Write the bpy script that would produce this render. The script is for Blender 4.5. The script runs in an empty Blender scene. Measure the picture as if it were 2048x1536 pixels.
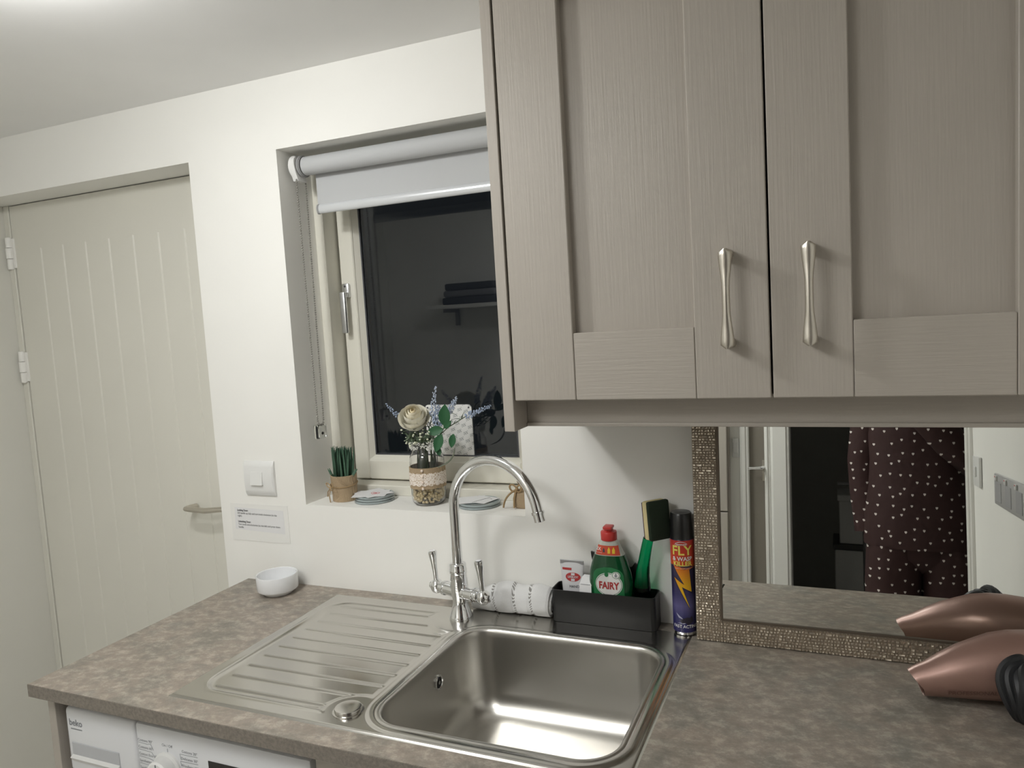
import bpy, bmesh, math, random
from math import sin, cos, pi, sqrt, atan2, radians
from mathutils import Matrix, Vector
random.seed(7)
S = bpy.context.scene
COL = S.collection
Z0 = 0.9                      # worktop height; geometry below is written with z = 0 on the worktop

# ------------------------------------------------------------------ camera
CAM_F = 1503.5                # focal length in pixels of a 2048 px wide frame
cam = bpy.data.cameras.new('camera')
cam.sensor_fit = 'HORIZONTAL'; cam.sensor_width = 36.0; cam.lens = CAM_F / 2048 * 36
cam.clip_start = 0.01
cam_o = bpy.data.objects.new('camera', cam); COL.objects.link(cam_o)
cam_o.matrix_world = (Matrix.Translation((0.5235, -1.502, 0.6517 + Z0)) @ Matrix.Rotation(0.4086, 4, 'Z')
                      @ Matrix.Rotation(1.4816, 4, 'X') @ Matrix.Rotation(-0.0594, 4, 'Z'))
S.camera = cam_o
# ------------------------------------------------------------------ world (night outside) and exposure
w = bpy.data.worlds.new('night'); S.world = w; w.use_nodes = True
w.node_tree.nodes['Background'].inputs[0].default_value = (0.006, 0.007, 0.009, 1)
w.node_tree.nodes['Background'].inputs[1].default_value = 1.0
S.view_settings.view_transform = 'Standard'; S.view_settings.look = 'None'
S.view_settings.gamma = 1.0; S.view_settings.use_curve_mapping = False
S.view_settings.exposure = 0.0
LAMP = (-0.62, -0.755, 1.26)   # flush dome lamp on the ceiling (fixing point)
LAMP_E = 126.0
LAMP2 = (-0.45, -1.55, 1.26)   # added fill light behind the photographer, wide so its shadows stay soft
FILL_LAMP_E = 16.0

# ------------------------------------------------------------------ materials
MATS = {}
def mat(name, col=(.8, .8, .8), rough=.5, metal=0., **k):
    if name in MATS: return MATS[name]
    m = bpy.data.materials.new(name); m.use_nodes = True
    b = m.node_tree.nodes['Principled BSDF']
    b.inputs['Base Color'].default_value = (*col, 1); b.inputs['Roughness'].default_value = rough
    b.inputs['Metallic'].default_value = metal
    for kk, v in k.items():
        b.inputs[{'spec': 'Specular IOR Level', 'trans': 'Transmission Weight', 'ior': 'IOR', 'coat': 'Coat Weight', 'sheen': 'Sheen Weight',
                  'sss': 'Subsurface Weight', 'alpha': 'Alpha', 'emit': 'Emission Strength', 'ecol': 'Emission Color', 'aniso': 'Anisotropic'}[kk]].default_value = v
    m.diffuse_color = (*col, 1)
    MATS[name] = m
    return m
class NT:
    def __init__(s, m): s.m = m; s.t = m.node_tree; s.b = s.t.nodes['Principled BSDF']
    def n(s, typ, **k):
        nd = s.t.nodes.new(typ)
        for a, v in k.items():
            if a.startswith('i_'): nd.inputs[a[2:].replace('_', ' ')].default_value = v
            elif a.startswith('x'): nd.inputs[int(a[1:])].default_value = v
            else: setattr(nd, a, v)
        return nd
    def l(s, a, b): s.t.links.new(a, b)
    def coords(s, scale=(1, 1, 1), rot=(0, 0, 0), loc=(0, 0, 0)):
        tc = s.n('ShaderNodeTexCoord'); mp = s.n('ShaderNodeMapping')
        mp.inputs['Scale'].default_value = scale; mp.inputs['Rotation'].default_value = rot; mp.inputs['Location'].default_value = loc
        s.l(tc.outputs['Object'], mp.inputs['Vector']); return mp.outputs[0]
    def noise(s, vec, scale, detail=4, rough=.55):
        nd = s.n('ShaderNodeTexNoise'); nd.inputs['Scale'].default_value = scale; nd.inputs['Detail'].default_value = detail
        nd.inputs['Roughness'].default_value = rough; s.l(vec, nd.inputs['Vector']); return nd.outputs['Fac']
    def ramp(s, fac, stops):
        r = s.n('ShaderNodeValToRGB'); e = r.color_ramp.elements
        while len(e) < len(stops): e.new(.5)
        for i, (p, c) in enumerate(stops): e[i].position = p; e[i].color = (*c, 1)
        s.l(fac, r.inputs[0]); return r.outputs[0]
    def bump(s, h, strength=.2, dist=.001):
        b = s.n('ShaderNodeBump'); b.inputs['Strength'].default_value = strength; b.inputs['Distance'].default_value = dist
        s.l(h, b.inputs['Height']); s.l(b.outputs[0], s.b.inputs['Normal']); return b
    def math(s, op, a, b=None, c=None):
        nd = s.n('ShaderNodeMath', operation=op)
        for i, v in enumerate((a, b, c)):
            if v is None: continue
            if isinstance(v, (int, float)): nd.inputs[i].default_value = v
            else: s.l(v, nd.inputs[i])
        return nd.outputs[0]
    def mix(s, fac, a, b):
        nd = s.n('ShaderNodeMix', data_type='RGBA')
        s.l(fac, nd.inputs[0])
        for i, v in ((6, a), (7, b)):
            if isinstance(v, tuple): nd.inputs[i].default_value = (*v, 1)
            else: s.l(v, nd.inputs[i])
        return nd.outputs[2]
    def col(s, o): s.l(o, s.b.inputs['Base Color'])

def paint(name, c, rough=.6, bs=.08, scale=180):
    m = mat(name, c, rough)
    t = NT(m); v = t.coords(); f = t.noise(v, scale, 3)
    t.bump(f, bs, .0008)
    f2 = t.noise(v, 2.2, 3)
    t.col(t.ramp(f2, [(.3, tuple(x * .965 for x in c)), (.7, tuple(min(1, x * 1.02) for x in c))]))
    return m
paint('wall_paint', (.90, .892, .85), .62)
paint('ceiling_paint', (.92, .918, .905), .75)
paint('door_paint', (.75, .735, .66), .45, .05)
paint('gloss_white', (.88, .87, .83), .35, .03)
paint('window_paint', (.78, .76, .67), .38, .03)
mat('plastic_white', (.80, .80, .78), .35)
mat('plastic_black', (.012, .012, .012), .42)
mat('chrome', (.86, .87, .88), .06, 1.)
mat('dark_gap', (.02, .018, .016), .8)
mat('ceramic', (.82, .83, .84), .16, coat=.3)
def cabinet(name, c, horiz=False):
    m = mat(name, c, .42); t = NT(m)
    v = t.coords((18, 18, 260) if horiz else (260, 260, 9))
    if horiz: v = t.coords((12, 200, 260))
    f = t.noise(v, 1.0, 5, .6)
    t.bump(f, .5, .0011)
    g = t.noise(t.coords((3, 3, 2)), 1.5, 3)
    t.col(t.mix(t.math('MULTIPLY', t.ramp(f, [(.55, (0, 0, 0)), (.75, (1, 1, 1))]), .13), t.ramp(g, [(.3, tuple(x * .96 for x in c)), (.7, tuple(x * 1.03 for x in c))]), tuple(min(1, x * 1.3) for x in c)))
    return m
cabinet('cabinet', (.44, .402, .352)); cabinet('cabinet_h', (.44, .402, .352), True)
def worktop():
    m = mat('worktop', (.3, .25, .2), .42); t = NT(m)
    v = t.coords((1, 1.2, 1), (0, 0, radians(-28)))
    a = t.noise(v, 5.5, 8, .66); b = t.noise(t.coords((1, 1.35, 1), (0, 0, radians(-24)), (3, 1, 0)), 34, 8, .78); c = t.noise(t.coords(), 260, 3, .6)
    c1 = t.ramp(a, [(.32, (.185, .178, .15)), (.44, (.27, .245, .205)), (.52, (.40, .325, .265)), (.64, (.25, .245, .215))])
    c2 = t.ramp(b, [(.36, (.15, .142, .12)), (.5, (.29, .262, .22)), (.62, (.60, .54, .46))])
    f = t.n('ShaderNodeValue'); f.outputs[0].default_value = .5
    cc = t.mix(f.outputs[0], c1, c2)
    f3 = t.math('MULTIPLY', c, .35)
    t.col(t.mix(f3, cc, (.13, .11, .09)))
    t.bump(b, .12, .0008)
worktop()
def edge_mat():
    m = mat('worktop_edge', (.19, .16, .13), .5); t = NT(m)
    t.col(t.ramp(t.noise(t.coords(), 160, 5, .7), [(.35, (.16, .14, .118)), (.65, (.25, .22, .185))]))
edge_mat()
def steel(name, rough, sc, st=.05, c=(.60, .585, .55)):
    m = mat(name, c, rough, 1.); t = NT(m)
    f = t.noise(t.coords(sc), 1, 3)
    t.bump(f, st, .0004)
    r = t.n('ShaderNodeMapRange'); r.inputs[3].default_value = rough * .8; r.inputs[4].default_value = rough * 1.25
    t.l(t.noise(t.coords((6, 6, 6)), 2, 4), r.inputs[0]); t.l(r.outputs[0], t.b.inputs['Roughness'])
steel('sink_steel', .2, (60, 60, 60), .02)
mat('basin_steel', (.60, .585, .55), .3, 1.)
steel('brushed_nickel', .35, (500, 500, 20), .04, (.62, .585, .52))
mat('alu', (.72, .73, .74), .3, 1.)
def glassm(name, c=(1, 1, 1), rough=0., ior=1.45): return mat(name, c, rough, trans=1., ior=ior)
glassm('glass'); glassm('pane', (.93, .97, .95), 0, 1.5); glassm('clear_plastic', (.95, .97, .95), .08)
glassm('green_liquid', (.0, .36, .13), .06, 1.36); mat('coaster_glass', (.50, .57, .57), .12, trans=.35, ior=1.45)
mat('dark_green_bottle', (.004, .062, .02), .12, coat=.4)
def burlap(name='burlap', c=(.50, .375, .235), sc=650):
    m = mat(name, c, .9); t = NT(m)
    wv = []
    for ax in ('X', 'Z'):
        n = t.n('ShaderNodeTexWave', bands_direction=ax); n.inputs['Scale'].default_value = sc / 6.28 * 1.6; n.inputs['Distortion'].default_value = 1.2
        t.l(t.coords(), n.inputs['Vector']); wv.append(n.outputs['Fac'])
    f = t.math('MULTIPLY', wv[0], wv[1]); t.bump(f, .6, .0012)
    t.col(t.ramp(f, [(.1, tuple(x * .7 for x in c)), (.6, tuple(min(1, x * 1.25) for x in c))]))
burlap()
mat('jute', (.36, .25, .13), .9)
mat('gold_pebble', (.84, .69, .41), .18)
mat('pearl', (.85, .72, .62), .2, coat=.5)
mat('paper', (.80, .80, .80), .7)
mat('ink', (.05, .05, .055), .7); mat('grey_ink', (.25, .26, .28), .7); mat('red_ink', (.55, .05, .06), .6)
mat('rubber', (.03, .03, .03), .7)
mat('leaf', (.018, .10, .035), .5); mat('chive', (.05, .115, .07), .6); mat('stem', (.06, .10, .035), .6)
mat('lavender', (.36, .43, .56), .85); mat('lavender_pale', (.47, .53, .64), .85)
mat('rose', (.96, .93, .81), .6); mat('rose_mid', (.95, .89, .71), .6); mat('rose_heart', (.90, .79, .53), .6); mat('tiny_flower', (.78, .80, .62), .7)

# ------------------------------------------------------------------ mesh tools
class MB:
    def __init__(s): s.v = []; s.f = []
    def add(s, vs, fs, M=None):
        o = len(s.v)
        for p in vs: s.v.append(tuple(M @ Vector(p)) if M else tuple(p))
        s.f += [[i + o for i in f] for f in fs]; return s
    def box(s, x0, y0, z0, x1, y1, z1, b=0., seg=1, M=None):
        if x0 > x1: x0, x1 = x1, x0
        if y0 > y1: y0, y1 = y1, y0
        if z0 > z1: z0, z1 = z1, z0
        bm = bmesh.new(); bmesh.ops.create_cube(bm, size=1)
        for v in bm.verts: v.co = Vector(((x0 + x1) / 2 + v.co.x * (x1 - x0), (y0 + y1) / 2 + v.co.y * (y1 - y0), (z0 + z1) / 2 + v.co.z * (z1 - z0)))
        if b: bmesh.ops.bevel(bm, geom=bm.edges[:], offset=b, segments=seg, affect='EDGES', profile=.5)
        bm.verts.index_update()
        s.add([v.co[:] for v in bm.verts], [[v.index for v in f.verts] for f in bm.faces], M); bm.free(); return s
    def loft(s, loops, cap0=True, cap1=True, closed=True, M=None):
        n = len(loops[0]); vs = [p for lp in loops for p in lp]; fs = []
        for i in range(len(loops) - 1):
            for j in range(n if closed else n - 1):
                k = (j + 1) % n; fs.append([i * n + j, i * n + k, (i + 1) * n + k, (i + 1) * n + j])
        if cap0: fs.append(list(range(n))[::-1])
        if cap1: fs.append([(len(loops) - 1) * n + j for j in range(n)])
        return s.add(vs, fs, M)
    def lathe(s, prof, c=(0, 0, 0), seg=32, M=None, cap0=True, cap1=True):
        return s.loft([[(c[0] + r * cos(2 * pi * j / seg), c[1] + r * sin(2 * pi * j / seg), c[2] + z) for j in range(seg)] for r, z in prof], cap0, cap1, True, M)
    def tube(s, pts, r, seg=10, cap=True, flat=1., M=None):
        pts = [Vector(p) for p in pts]; n = len(pts); loops = []
        rr = r if isinstance(r, (list, tuple)) else [r] * n
        t0 = (pts[1] - pts[0]).normalized(); up = Vector((0, 0, 1)) if abs(t0.z) < .9 else Vector((0, 1, 0))
        u = t0.cross(up).normalized()
        for i, p in enumerate(pts):
            t = (pts[min(i + 1, n - 1)] - pts[max(i - 1, 0)]).normalized()
            u = (u - t * u.dot(t)).normalized(); v = t.cross(u)
            loops.append([tuple(p + u * (rr[i] * cos(2 * pi * j / seg)) + v * (rr[i] * flat * sin(2 * pi * j / seg))) for j in range(seg)])
        return s.loft(loops, cap, cap, True, M)
    def prism(s, poly, axis_fn, a, b):
        n = len(poly); vs = [axis_fn(x, y, a) for x, y in poly] + [axis_fn(x, y, b) for x, y in poly]
        fs = [list(range(n))[::-1], [n + i for i in range(n)]] + [[i, (i + 1) % n, n + (i + 1) % n, n + i] for i in range(n)]
        return s.add(vs, fs)
    def grid(s, fn, nu, nv, M=None):
        vs = [fn(i / nu, j / nv) for j in range(nv + 1) for i in range(nu + 1)]
        fs = [[j * (nu + 1) + i, j * (nu + 1) + i + 1, (j + 1) * (nu + 1) + i + 1, (j + 1) * (nu + 1) + i] for j in range(nv) for i in range(nu)]
        return s.add(vs, fs, M)
    def sphere(s, c, r, seg=12, rings=8, M=None):
        r = r if isinstance(r, (tuple, list)) else (r, r, r)
        loops = []
        for i in range(1, rings):
            a = pi * i / rings - pi / 2
            loops.append([(c[0] + r[0] * cos(a) * cos(2 * pi * j / seg), c[1] + r[1] * cos(a) * sin(2 * pi * j / seg), c[2] + r[2] * sin(a)) for j in range(seg)])
        o = len(s.v); s.loft(loops, False, False, True, M)
        n0 = len(s.v); bot = (c[0], c[1], c[2] - r[2]); top = (c[0], c[1], c[2] + r[2])
        s.v += [tuple(M @ Vector(bot)) if M else bot, tuple(M @ Vector(top)) if M else top]
        L = o + (rings - 2) * seg
        for j in range(seg):
            s.f.append([n0, o + (j + 1) % seg, o + j]); s.f.append([n0 + 1, L + j, L + (j + 1) % seg])
        return s
    def mesh(s, name, base=(0, 0, 0), smooth=True, ang=35):
        me = bpy.data.meshes.new(name)
        me.from_pydata([(x - base[0], y - base[1], z - base[2]) for x, y, z in s.v], [], s.f)
        me.validate()
        if smooth:
            me.polygons.foreach_set('use_smooth', [True] * len(me.polygons)); me.set_sharp_from_angle(angle=radians(ang))
        return me
BASE = {}
def root_base(p):
    return BASE.get(p.name, (0, 0, 0))
def part(name, mb, m, parent, smooth=True, ang=35, label=None, stuff=False):
    """a part; geometry given in room coordinates, stored relative to the thing's base"""
    b = root_base(parent)
    o = bpy.data.objects.new(name, mb.mesh(name, b, smooth, ang)); COL.objects.link(o); o.parent = parent
    o.data.materials.append(MATS[m] if isinstance(m, str) else m)
    BASE[o.name] = b
    if label: o['label'] = label
    if stuff: o['kind'] = 'stuff'
    return o
def tag(o, label, cat=None, group=None, kind=None):
    o['label'] = label
    if cat: o['category'] = cat
    if group: o['group'] = group
    if kind: o['kind'] = kind
    return o
def thing(name, label, cat, base, group=None, kind=None):
    o = bpy.data.objects.new(name, None); COL.objects.link(o); o.empty_display_size = .02
    o.location = (base[0], base[1], base[2] + Z0); BASE[o.name] = base
    return tag(o, label, cat, group, kind)
def solo(name, mb, m, label, cat, base, group=None, kind=None, smooth=True, ang=35):
    """a thing that is one mesh"""
    o = bpy.data.objects.new(name, mb.mesh(name, base, smooth, ang)); COL.objects.link(o)
    o.location = (base[0], base[1], base[2] + Z0); BASE[o.name] = base
    o.data.materials.append(MATS[m] if isinstance(m, str) else m)
    return tag(o, label, cat, group, kind)
def clone(o, dx=(0, 0, 0), rot=None, scale=None, parent=None):
    c = o.copy(); COL.objects.link(c); c.parent = parent or o.parent
    c.location = o.location + Vector(dx); BASE[c.name] = BASE.get(o.name, (0, 0, 0))
    if rot is not None: c.rotation_euler = rot
    if scale is not None: c.scale = scale
    return c
def text(s, size, fn, bold=0., shear=0., align='CENTER', narrow=1.):
    """mesh of flat lettering; fn maps the flat (x, y) to a point in the room"""
    cu = bpy.data.curves.new('t', 'FONT'); cu.body = s; cu.size = size; cu.offset = bold * size; cu.shear = shear
    cu.align_x = align; cu.align_y = 'CENTER'; cu.resolution_u = 3
    ob = bpy.data.objects.new('t', cu); COL.objects.link(ob)
    dg = bpy.context.evaluated_depsgraph_get(); me = ob.evaluated_get(dg).to_mesh()
    mb = MB(); mb.add([fn(v.co.x * narrow, v.co.y) for v in me.vertices], [list(p.vertices) for p in me.polygons])
    bpy.data.objects.remove(ob); bpy.data.curves.remove(cu)
    return mb
def plane_fn(o, r, u):
    o, r, u = Vector(o), Vector(r).normalized(), Vector(u).normalized()
    return lambda x, y: tuple(o + r * x + u * y)
def rrect(cx, cy, hx, hy, r, seg=6):
    pts = []
    for (sx, sy, a0) in ((1, 1, 0), (-1, 1, 90), (-1, -1, 180), (1, -1, 270)):
        for i in range(seg + 1):
            a = radians(a0 + 90 * i / seg); pts.append((cx + sx * (hx - r) + r * cos(a), cy + sy * (hy - r) + r * sin(a)))
    return pts
def bez(p0, p1, p2, n=10):
    p0, p1, p2 = Vector(p0), Vector(p1), Vector(p2)
    return [p0 * (1 - t) ** 2 + p1 * 2 * t * (1 - t) + p2 * t * t for t in (i / n for i in range(n + 1))]
def sstep(a, b, x):
    t = min(1, max(0, (x - a) / (b - a))); return t * t * (3 - 2 * t)
# ================================================================== the room
WX0, WX1, WZ0, WZ1 = -.713, -.113, .2094, 1.0889
DX, DZ, XL, XR, H, FL = -.996, 1.0954, -1.905, .887, 1.26, -.9
YB = -1.95                                   # rear wall
m = MB()
m.box(DX, 0, FL, WX0, .27, H); m.box(XL - .1, 0, DZ, DX, .27, H)
m.box(WX0, 0, FL, WX1, .27, WZ0); m.box(WX0, 0, WZ1, WX1, .27, H); m.box(WX1, 0, FL, XR + .1, .27, H)
solo('wall_front', m, 'wall_paint', 'off-white painted wall with the window and door openings', 'wall', (0, 0, FL), kind='structure', smooth=False)
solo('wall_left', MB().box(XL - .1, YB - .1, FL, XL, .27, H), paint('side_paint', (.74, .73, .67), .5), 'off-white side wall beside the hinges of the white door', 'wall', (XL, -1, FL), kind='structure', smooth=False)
m = MB().box(XR, -1.15, FL, XR + .5, 0, H)
wr = solo('wall_right', m, 'wall_paint', 'off-white side wall with sockets seen in the mirror', 'wall', (XR, -.5, FL), kind='structure', smooth=False)
m = MB().box(XL, YB - .1, FL, .16, YB, H); m.box(.16, YB - .1, 1.12, 1.42, YB, H); m.box(.235, YB - .1, FL, .30, YB, 1.12)
solo('wall_rear', m, 'wall_paint', 'off-white wall behind the photographer beside the dark doorway', 'wall', (0, YB, FL), kind='structure', smooth=False)
solo('floor', MB().box(XL - .1, -4.4, FL - .05, 1.8, .3, FL), mat('floor_vinyl', (.70, .68, .64), .5), 'pale tiled floor', 'floor', (0, -1, FL), kind='structure', smooth=False)
solo('ceiling', MB().box(XL - .1, -4.4, H, 1.8, .3, H + .08), 'ceiling_paint', 'white painted ceiling lit by the lamp', 'ceiling', (0, -1, H), kind='structure', smooth=False)
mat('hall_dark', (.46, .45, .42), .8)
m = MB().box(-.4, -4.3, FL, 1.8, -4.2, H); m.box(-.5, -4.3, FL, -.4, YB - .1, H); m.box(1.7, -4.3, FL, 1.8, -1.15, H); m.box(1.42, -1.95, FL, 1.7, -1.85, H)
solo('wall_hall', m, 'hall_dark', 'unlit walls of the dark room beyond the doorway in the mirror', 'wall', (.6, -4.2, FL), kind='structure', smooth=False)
# trims seen in the mirror
for i, (x0, x1, y, lab) in enumerate(((.135, .172, YB + .016, 'narrow white door architrave beside the ajar taupe door in the mirror'),
                                      (.24, .262, YB + .018, 'white door jamb moulding right of the taupe door in the mirror'),
                                      (.262, .338, YB + .024, 'wide white architrave at the edge of the dark doorway in the mirror'))):
    mm = MB().box(x0, YB - .1 if i == 2 else YB - .02, FL, x1, y, 1.13, .004)
    mm.box(x0 + .006, y - .002, FL, x1 - .012, y + .006, 1.13, .003)
    solo('trim_%d' % (i + 1), mm, 'gloss_white', lab, 'trim', (x0, YB, FL), kind='structure')
mm = MB().box(XR - .012, -1.16, FL, XR + .02, -1.10, H - .12, .004); mm.box(XR - .018, -1.13, FL, XR, -1.105, H - .12, .003)
solo('trim_4', mm, 'gloss_white', 'white moulding at the end of the right wall in the mirror', 'trim', (XR, -1.15, FL), kind='structure')

# ------------------------------------------------------------------ white boarded door on the left
d = thing('door_1', 'cream white boarded door with two hinges and steel lever handle', 'door', (-1.45, .13, FL), kind='structure')
DY = .112
part('slab', MB().box(-1.876, DY + .012, FL + .005, -1.02, DY + .05, 1.0925, .002), 'door_paint', d)
part('top_rail', MB().box(-1.876, DY, .954, -1.02, DY + .02, 1.0925), 'door_paint', d, False)
part('bottom_rail', MB().box(-1.876, DY, FL + .006, -1.02, DY + .02, -.80, .004, 2), 'door_paint', d)
xs = [-1.876] + [-1.748 + .1 * k for k in range(7)] + [-1.02]
for a, b in zip(xs[:-1], xs[1:]):
    g_ = .0035
    part('plank', MB().prism([(a, DY + .0035), (a + g_, DY), (b - g_, DY), (b, DY + .0035), (b, DY + .02), (a, DY + .02)], lambda x, y, k: (x, y, k), -.80, .954), 'door_paint', d, False)
for z in (.946, .583, -.72):
    h = part('hinge', MB().lathe([(.0, -.052), (.009, -.05), (.010, -.046), (.010, -.018)], (-1.888, DY - .006, z), 14), 'gloss_white', d)
    part('hinge_barrel', MB().lathe([(.0115, -.0165), (.0115, .0165)], (-1.888, DY - .006, z), 14), 'gloss_white', h)
    part('hinge_barrel', MB().lathe([(.010, .018), (.010, .046), (.009, .05), (0, .052)], (-1.888, DY - .006, z), 14), 'gloss_white', h)
    part('hinge_leaf', MB().box(-1.885, DY - .003, z - .047, -1.868, DY + .001, z + .047, .001), 'gloss_white', h)
lev = part('lever_handle', MB().tube([(-1.195, DY - .008, .158), (-1.2, DY - .03, .158), (-1.196, DY - .044, .158), (-1.18, DY - .05, .159), (-1.12, DY - .052, .158), (-1.07, DY - .05, .163), (-1.04, DY - .046, .165), (-1.025, DY, .165)],
                                        [.009, .0095, .010, .010, .010, .0095, .009, .009], 14, True, .8), 'brushed_nickel', d)
part('rose_plate', MB().lathe([(.026, 0), (.026, .006), (.022, .009), (0, .009)], seg=24, M=Matrix.Translation((-1.04, DY + .001, .165)) @ Matrix.Rotation(pi / 2, 4, 'X')), 'brushed_nickel', d)
part('thumb_turn', MB().lathe([(.019, 0), (.019, .016), (.016, .019), (0, .02)], seg=24, M=Matrix.Translation((-1.052, DY + .001, .066)) @ Matrix.Rotation(pi / 2, 4, 'X')), 'brushed_nickel', d)
m = MB().box(XL, DY - .002, FL, -1.88, DY + .07, DZ, .002); m.box(-1.88, DY + .06, 1.07, DX, DY + .1, DZ)
solo('trim_5', m, 'door_paint', 'slim cream frame strip on the hinge side of the boarded door', 'trim', (-1.88, DY, FL), kind='structure')

# ------------------------------------------------------------------ window
wn = thing('window_1', 'white framed casement window with dark night glass', 'window', (-.413, .16, WZ0), kind='structure')
FY, SY, GY = .125, .175, .197
def ring(x0, x1, z0, z1, wl, wr, wb, wt, y0, y1, b=.002):
    m = MB()
    m.box(x0, y0, z0, x0 + wl, y1, z1, b); m.box(x1 - wr, y0, z0, x1, y1, z1, b)
    m.box(x0 + wl, y0, z0, x1 - wr, y1, z0 + wb, b); m.box(x0 + wl, y0, z1 - wt, x1 - wr, y1, z1, b)
    return m
part('outer_frame', ring(WX0, WX1, WZ0, WZ1, .026, .026, .026, .026, FY, .26), 'window_paint', wn)
sa = part('sash', ring(WX0 + .033, WX1 - .033, WZ0 + .030, WZ1 - .033, .045, .045, .052, .045, SY, .235, .003), 'window_paint', wn)
GX0, GX1, GZ0, GZ1 = WX0 + .078, WX1 - .078, WZ0 + .082, WZ1 - .078
def bevel_ring(x0, x1, z0, z1, o, y0, y1):
    A = [(x0, y0, z0), (x1, y0, z0), (x1, y0, z1), (x0, y0, z1)]; B = [(x0 + o, y1, z0 + o), (x1 - o, y1, z0 + o), (x1 - o, y1, z1 - o), (x0 + o, y1, z1 - o)]
    return MB().loft([A, B], False, False)
part('glazing_bead', bevel_ring(GX0 - .001, GX1 + .001, GZ0 - .001, GZ1 + .001, .014, SY + .004, GY - .001), 'window_paint', sa, False)
part('gasket', ring(GX0 + .011, GX1 - .011, GZ0 + .011, GZ1 - .011, .004, .004, .004, .004, GY - .004, GY, .0008), mat('gasket', (.07, .072, .08), .5), sa)
part('pane', MB().box(GX0 + .002, GY, GZ0 + .002, GX1 - .002, GY + .004, GZ1 - .002), 'pane', sa, False)
part('spacer_bar', ring(GX0 + .009, GX1 - .009, GZ0 + .009, GZ1 - .009, .008, .008, .008, .008, GY + .0045, GY + .018, .0005), mat('spacer', (.10, .11, .14), .4, .6), sa)
hd = part('window_handle', MB().box(-.672, SY - .010, .727, -.651, SY + .001, .765, .004, 2), 'alu', sa)
part('handle_lever', MB().box(-.668, SY - .030, .634, -.652, SY - .018, .742, .003, 2).box(-.667, SY - .02, .728, -.653, SY - .008, .742, .003, 2), 'alu', hd)
part('screw', MB().lathe([(.003, 0), (.003, .001), (0, .001)], seg=10, M=Matrix.Translation((-.6615, SY - .0095, .757)) @ Matrix.Rotation(pi / 2, 4, 'X')), 'ink', hd)

# ------------------------------------------------------------------ ceiling lamp and added fill light
lp = thing('ceiling_lamp', 'round white dome lamp on the ceiling at the top left corner', 'lamp', LAMP)
part('lamp_base', MB().lathe([(.068, -.010), (.071, -.007), (.071, 0)], LAMP, 44), 'plastic_white', lp)
em = mat('lamp_glow', (1, 1, 1), .5, emit=LAMP_E, ecol=(.995, 1.0, .995, 1))
part('lamp_diffuser', MB().lathe([(.0, -.076), (.022, -.072), (.040, -.063), (.053, -.047), (.060, -.028), (.062, -.0105)], LAMP, 44, cap0=False, cap1=True), em, lp, True, 80)
fill_lp = thing('ceiling_lamp', 'added large round fill light on the ceiling behind the photographer', 'lamp', LAMP2)  # unseen lamp, added to lift the shaded parts of the room
part('lamp_base', MB().lathe([(.285, -.016), (.29, -.012), (.29, 0)], LAMP2, 56), 'plastic_white', fill_lp)
em2 = mat('fill_glow', (1, 1, 1), .5, emit=FILL_LAMP_E, ecol=(.995, 1.0, .995, 1))
part('lamp_diffuser', MB().lathe([(.0, -.05), (.12, -.048), (.22, -.038), (.278, -.0165)], LAMP2, 56, cap0=False, cap1=True), em2, fill_lp, True, 80)
# ================================================================== worktop, sink, base units
SX0, SX1, SY0, SY1 = -.607, .252, -.553, -.042
WT0, WT1, WTF, WTT = -.924, XR, -.6, -.025
CX0, CX1, CY0, CY1 = SX0 + .012, SX1 - .012, SY0 + .012, SY1 - .012      # cut-out under the sink
m = MB()
m.box(WT0, WTF, WTT, CX0, -.0005, 0); m.box(CX1, WTF, WTT, WT1 - .0005, -.0005, 0); m.box(CX0, WTF, WTT, CX1, CY0, 0); m.box(CX0, CY1, WTT, CX1, -.0005, 0)
wt = thing('worktop', 'mottled taupe stone-effect laminate worktop around the sink', 'worktop', (0, -.3, WTT))
part('worktop_board', m, 'worktop', wt, False)
m = MB().box(WT0 - .0012, WTF - .0012, WTT, WT1 - .001, WTF + .0002, -.0006); m.box(WT0 - .0012, WTF, WTT, WT0 + .0002, -.001, -.0006)
part('edge_band', m, 'worktop_edge', wt, False)

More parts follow.
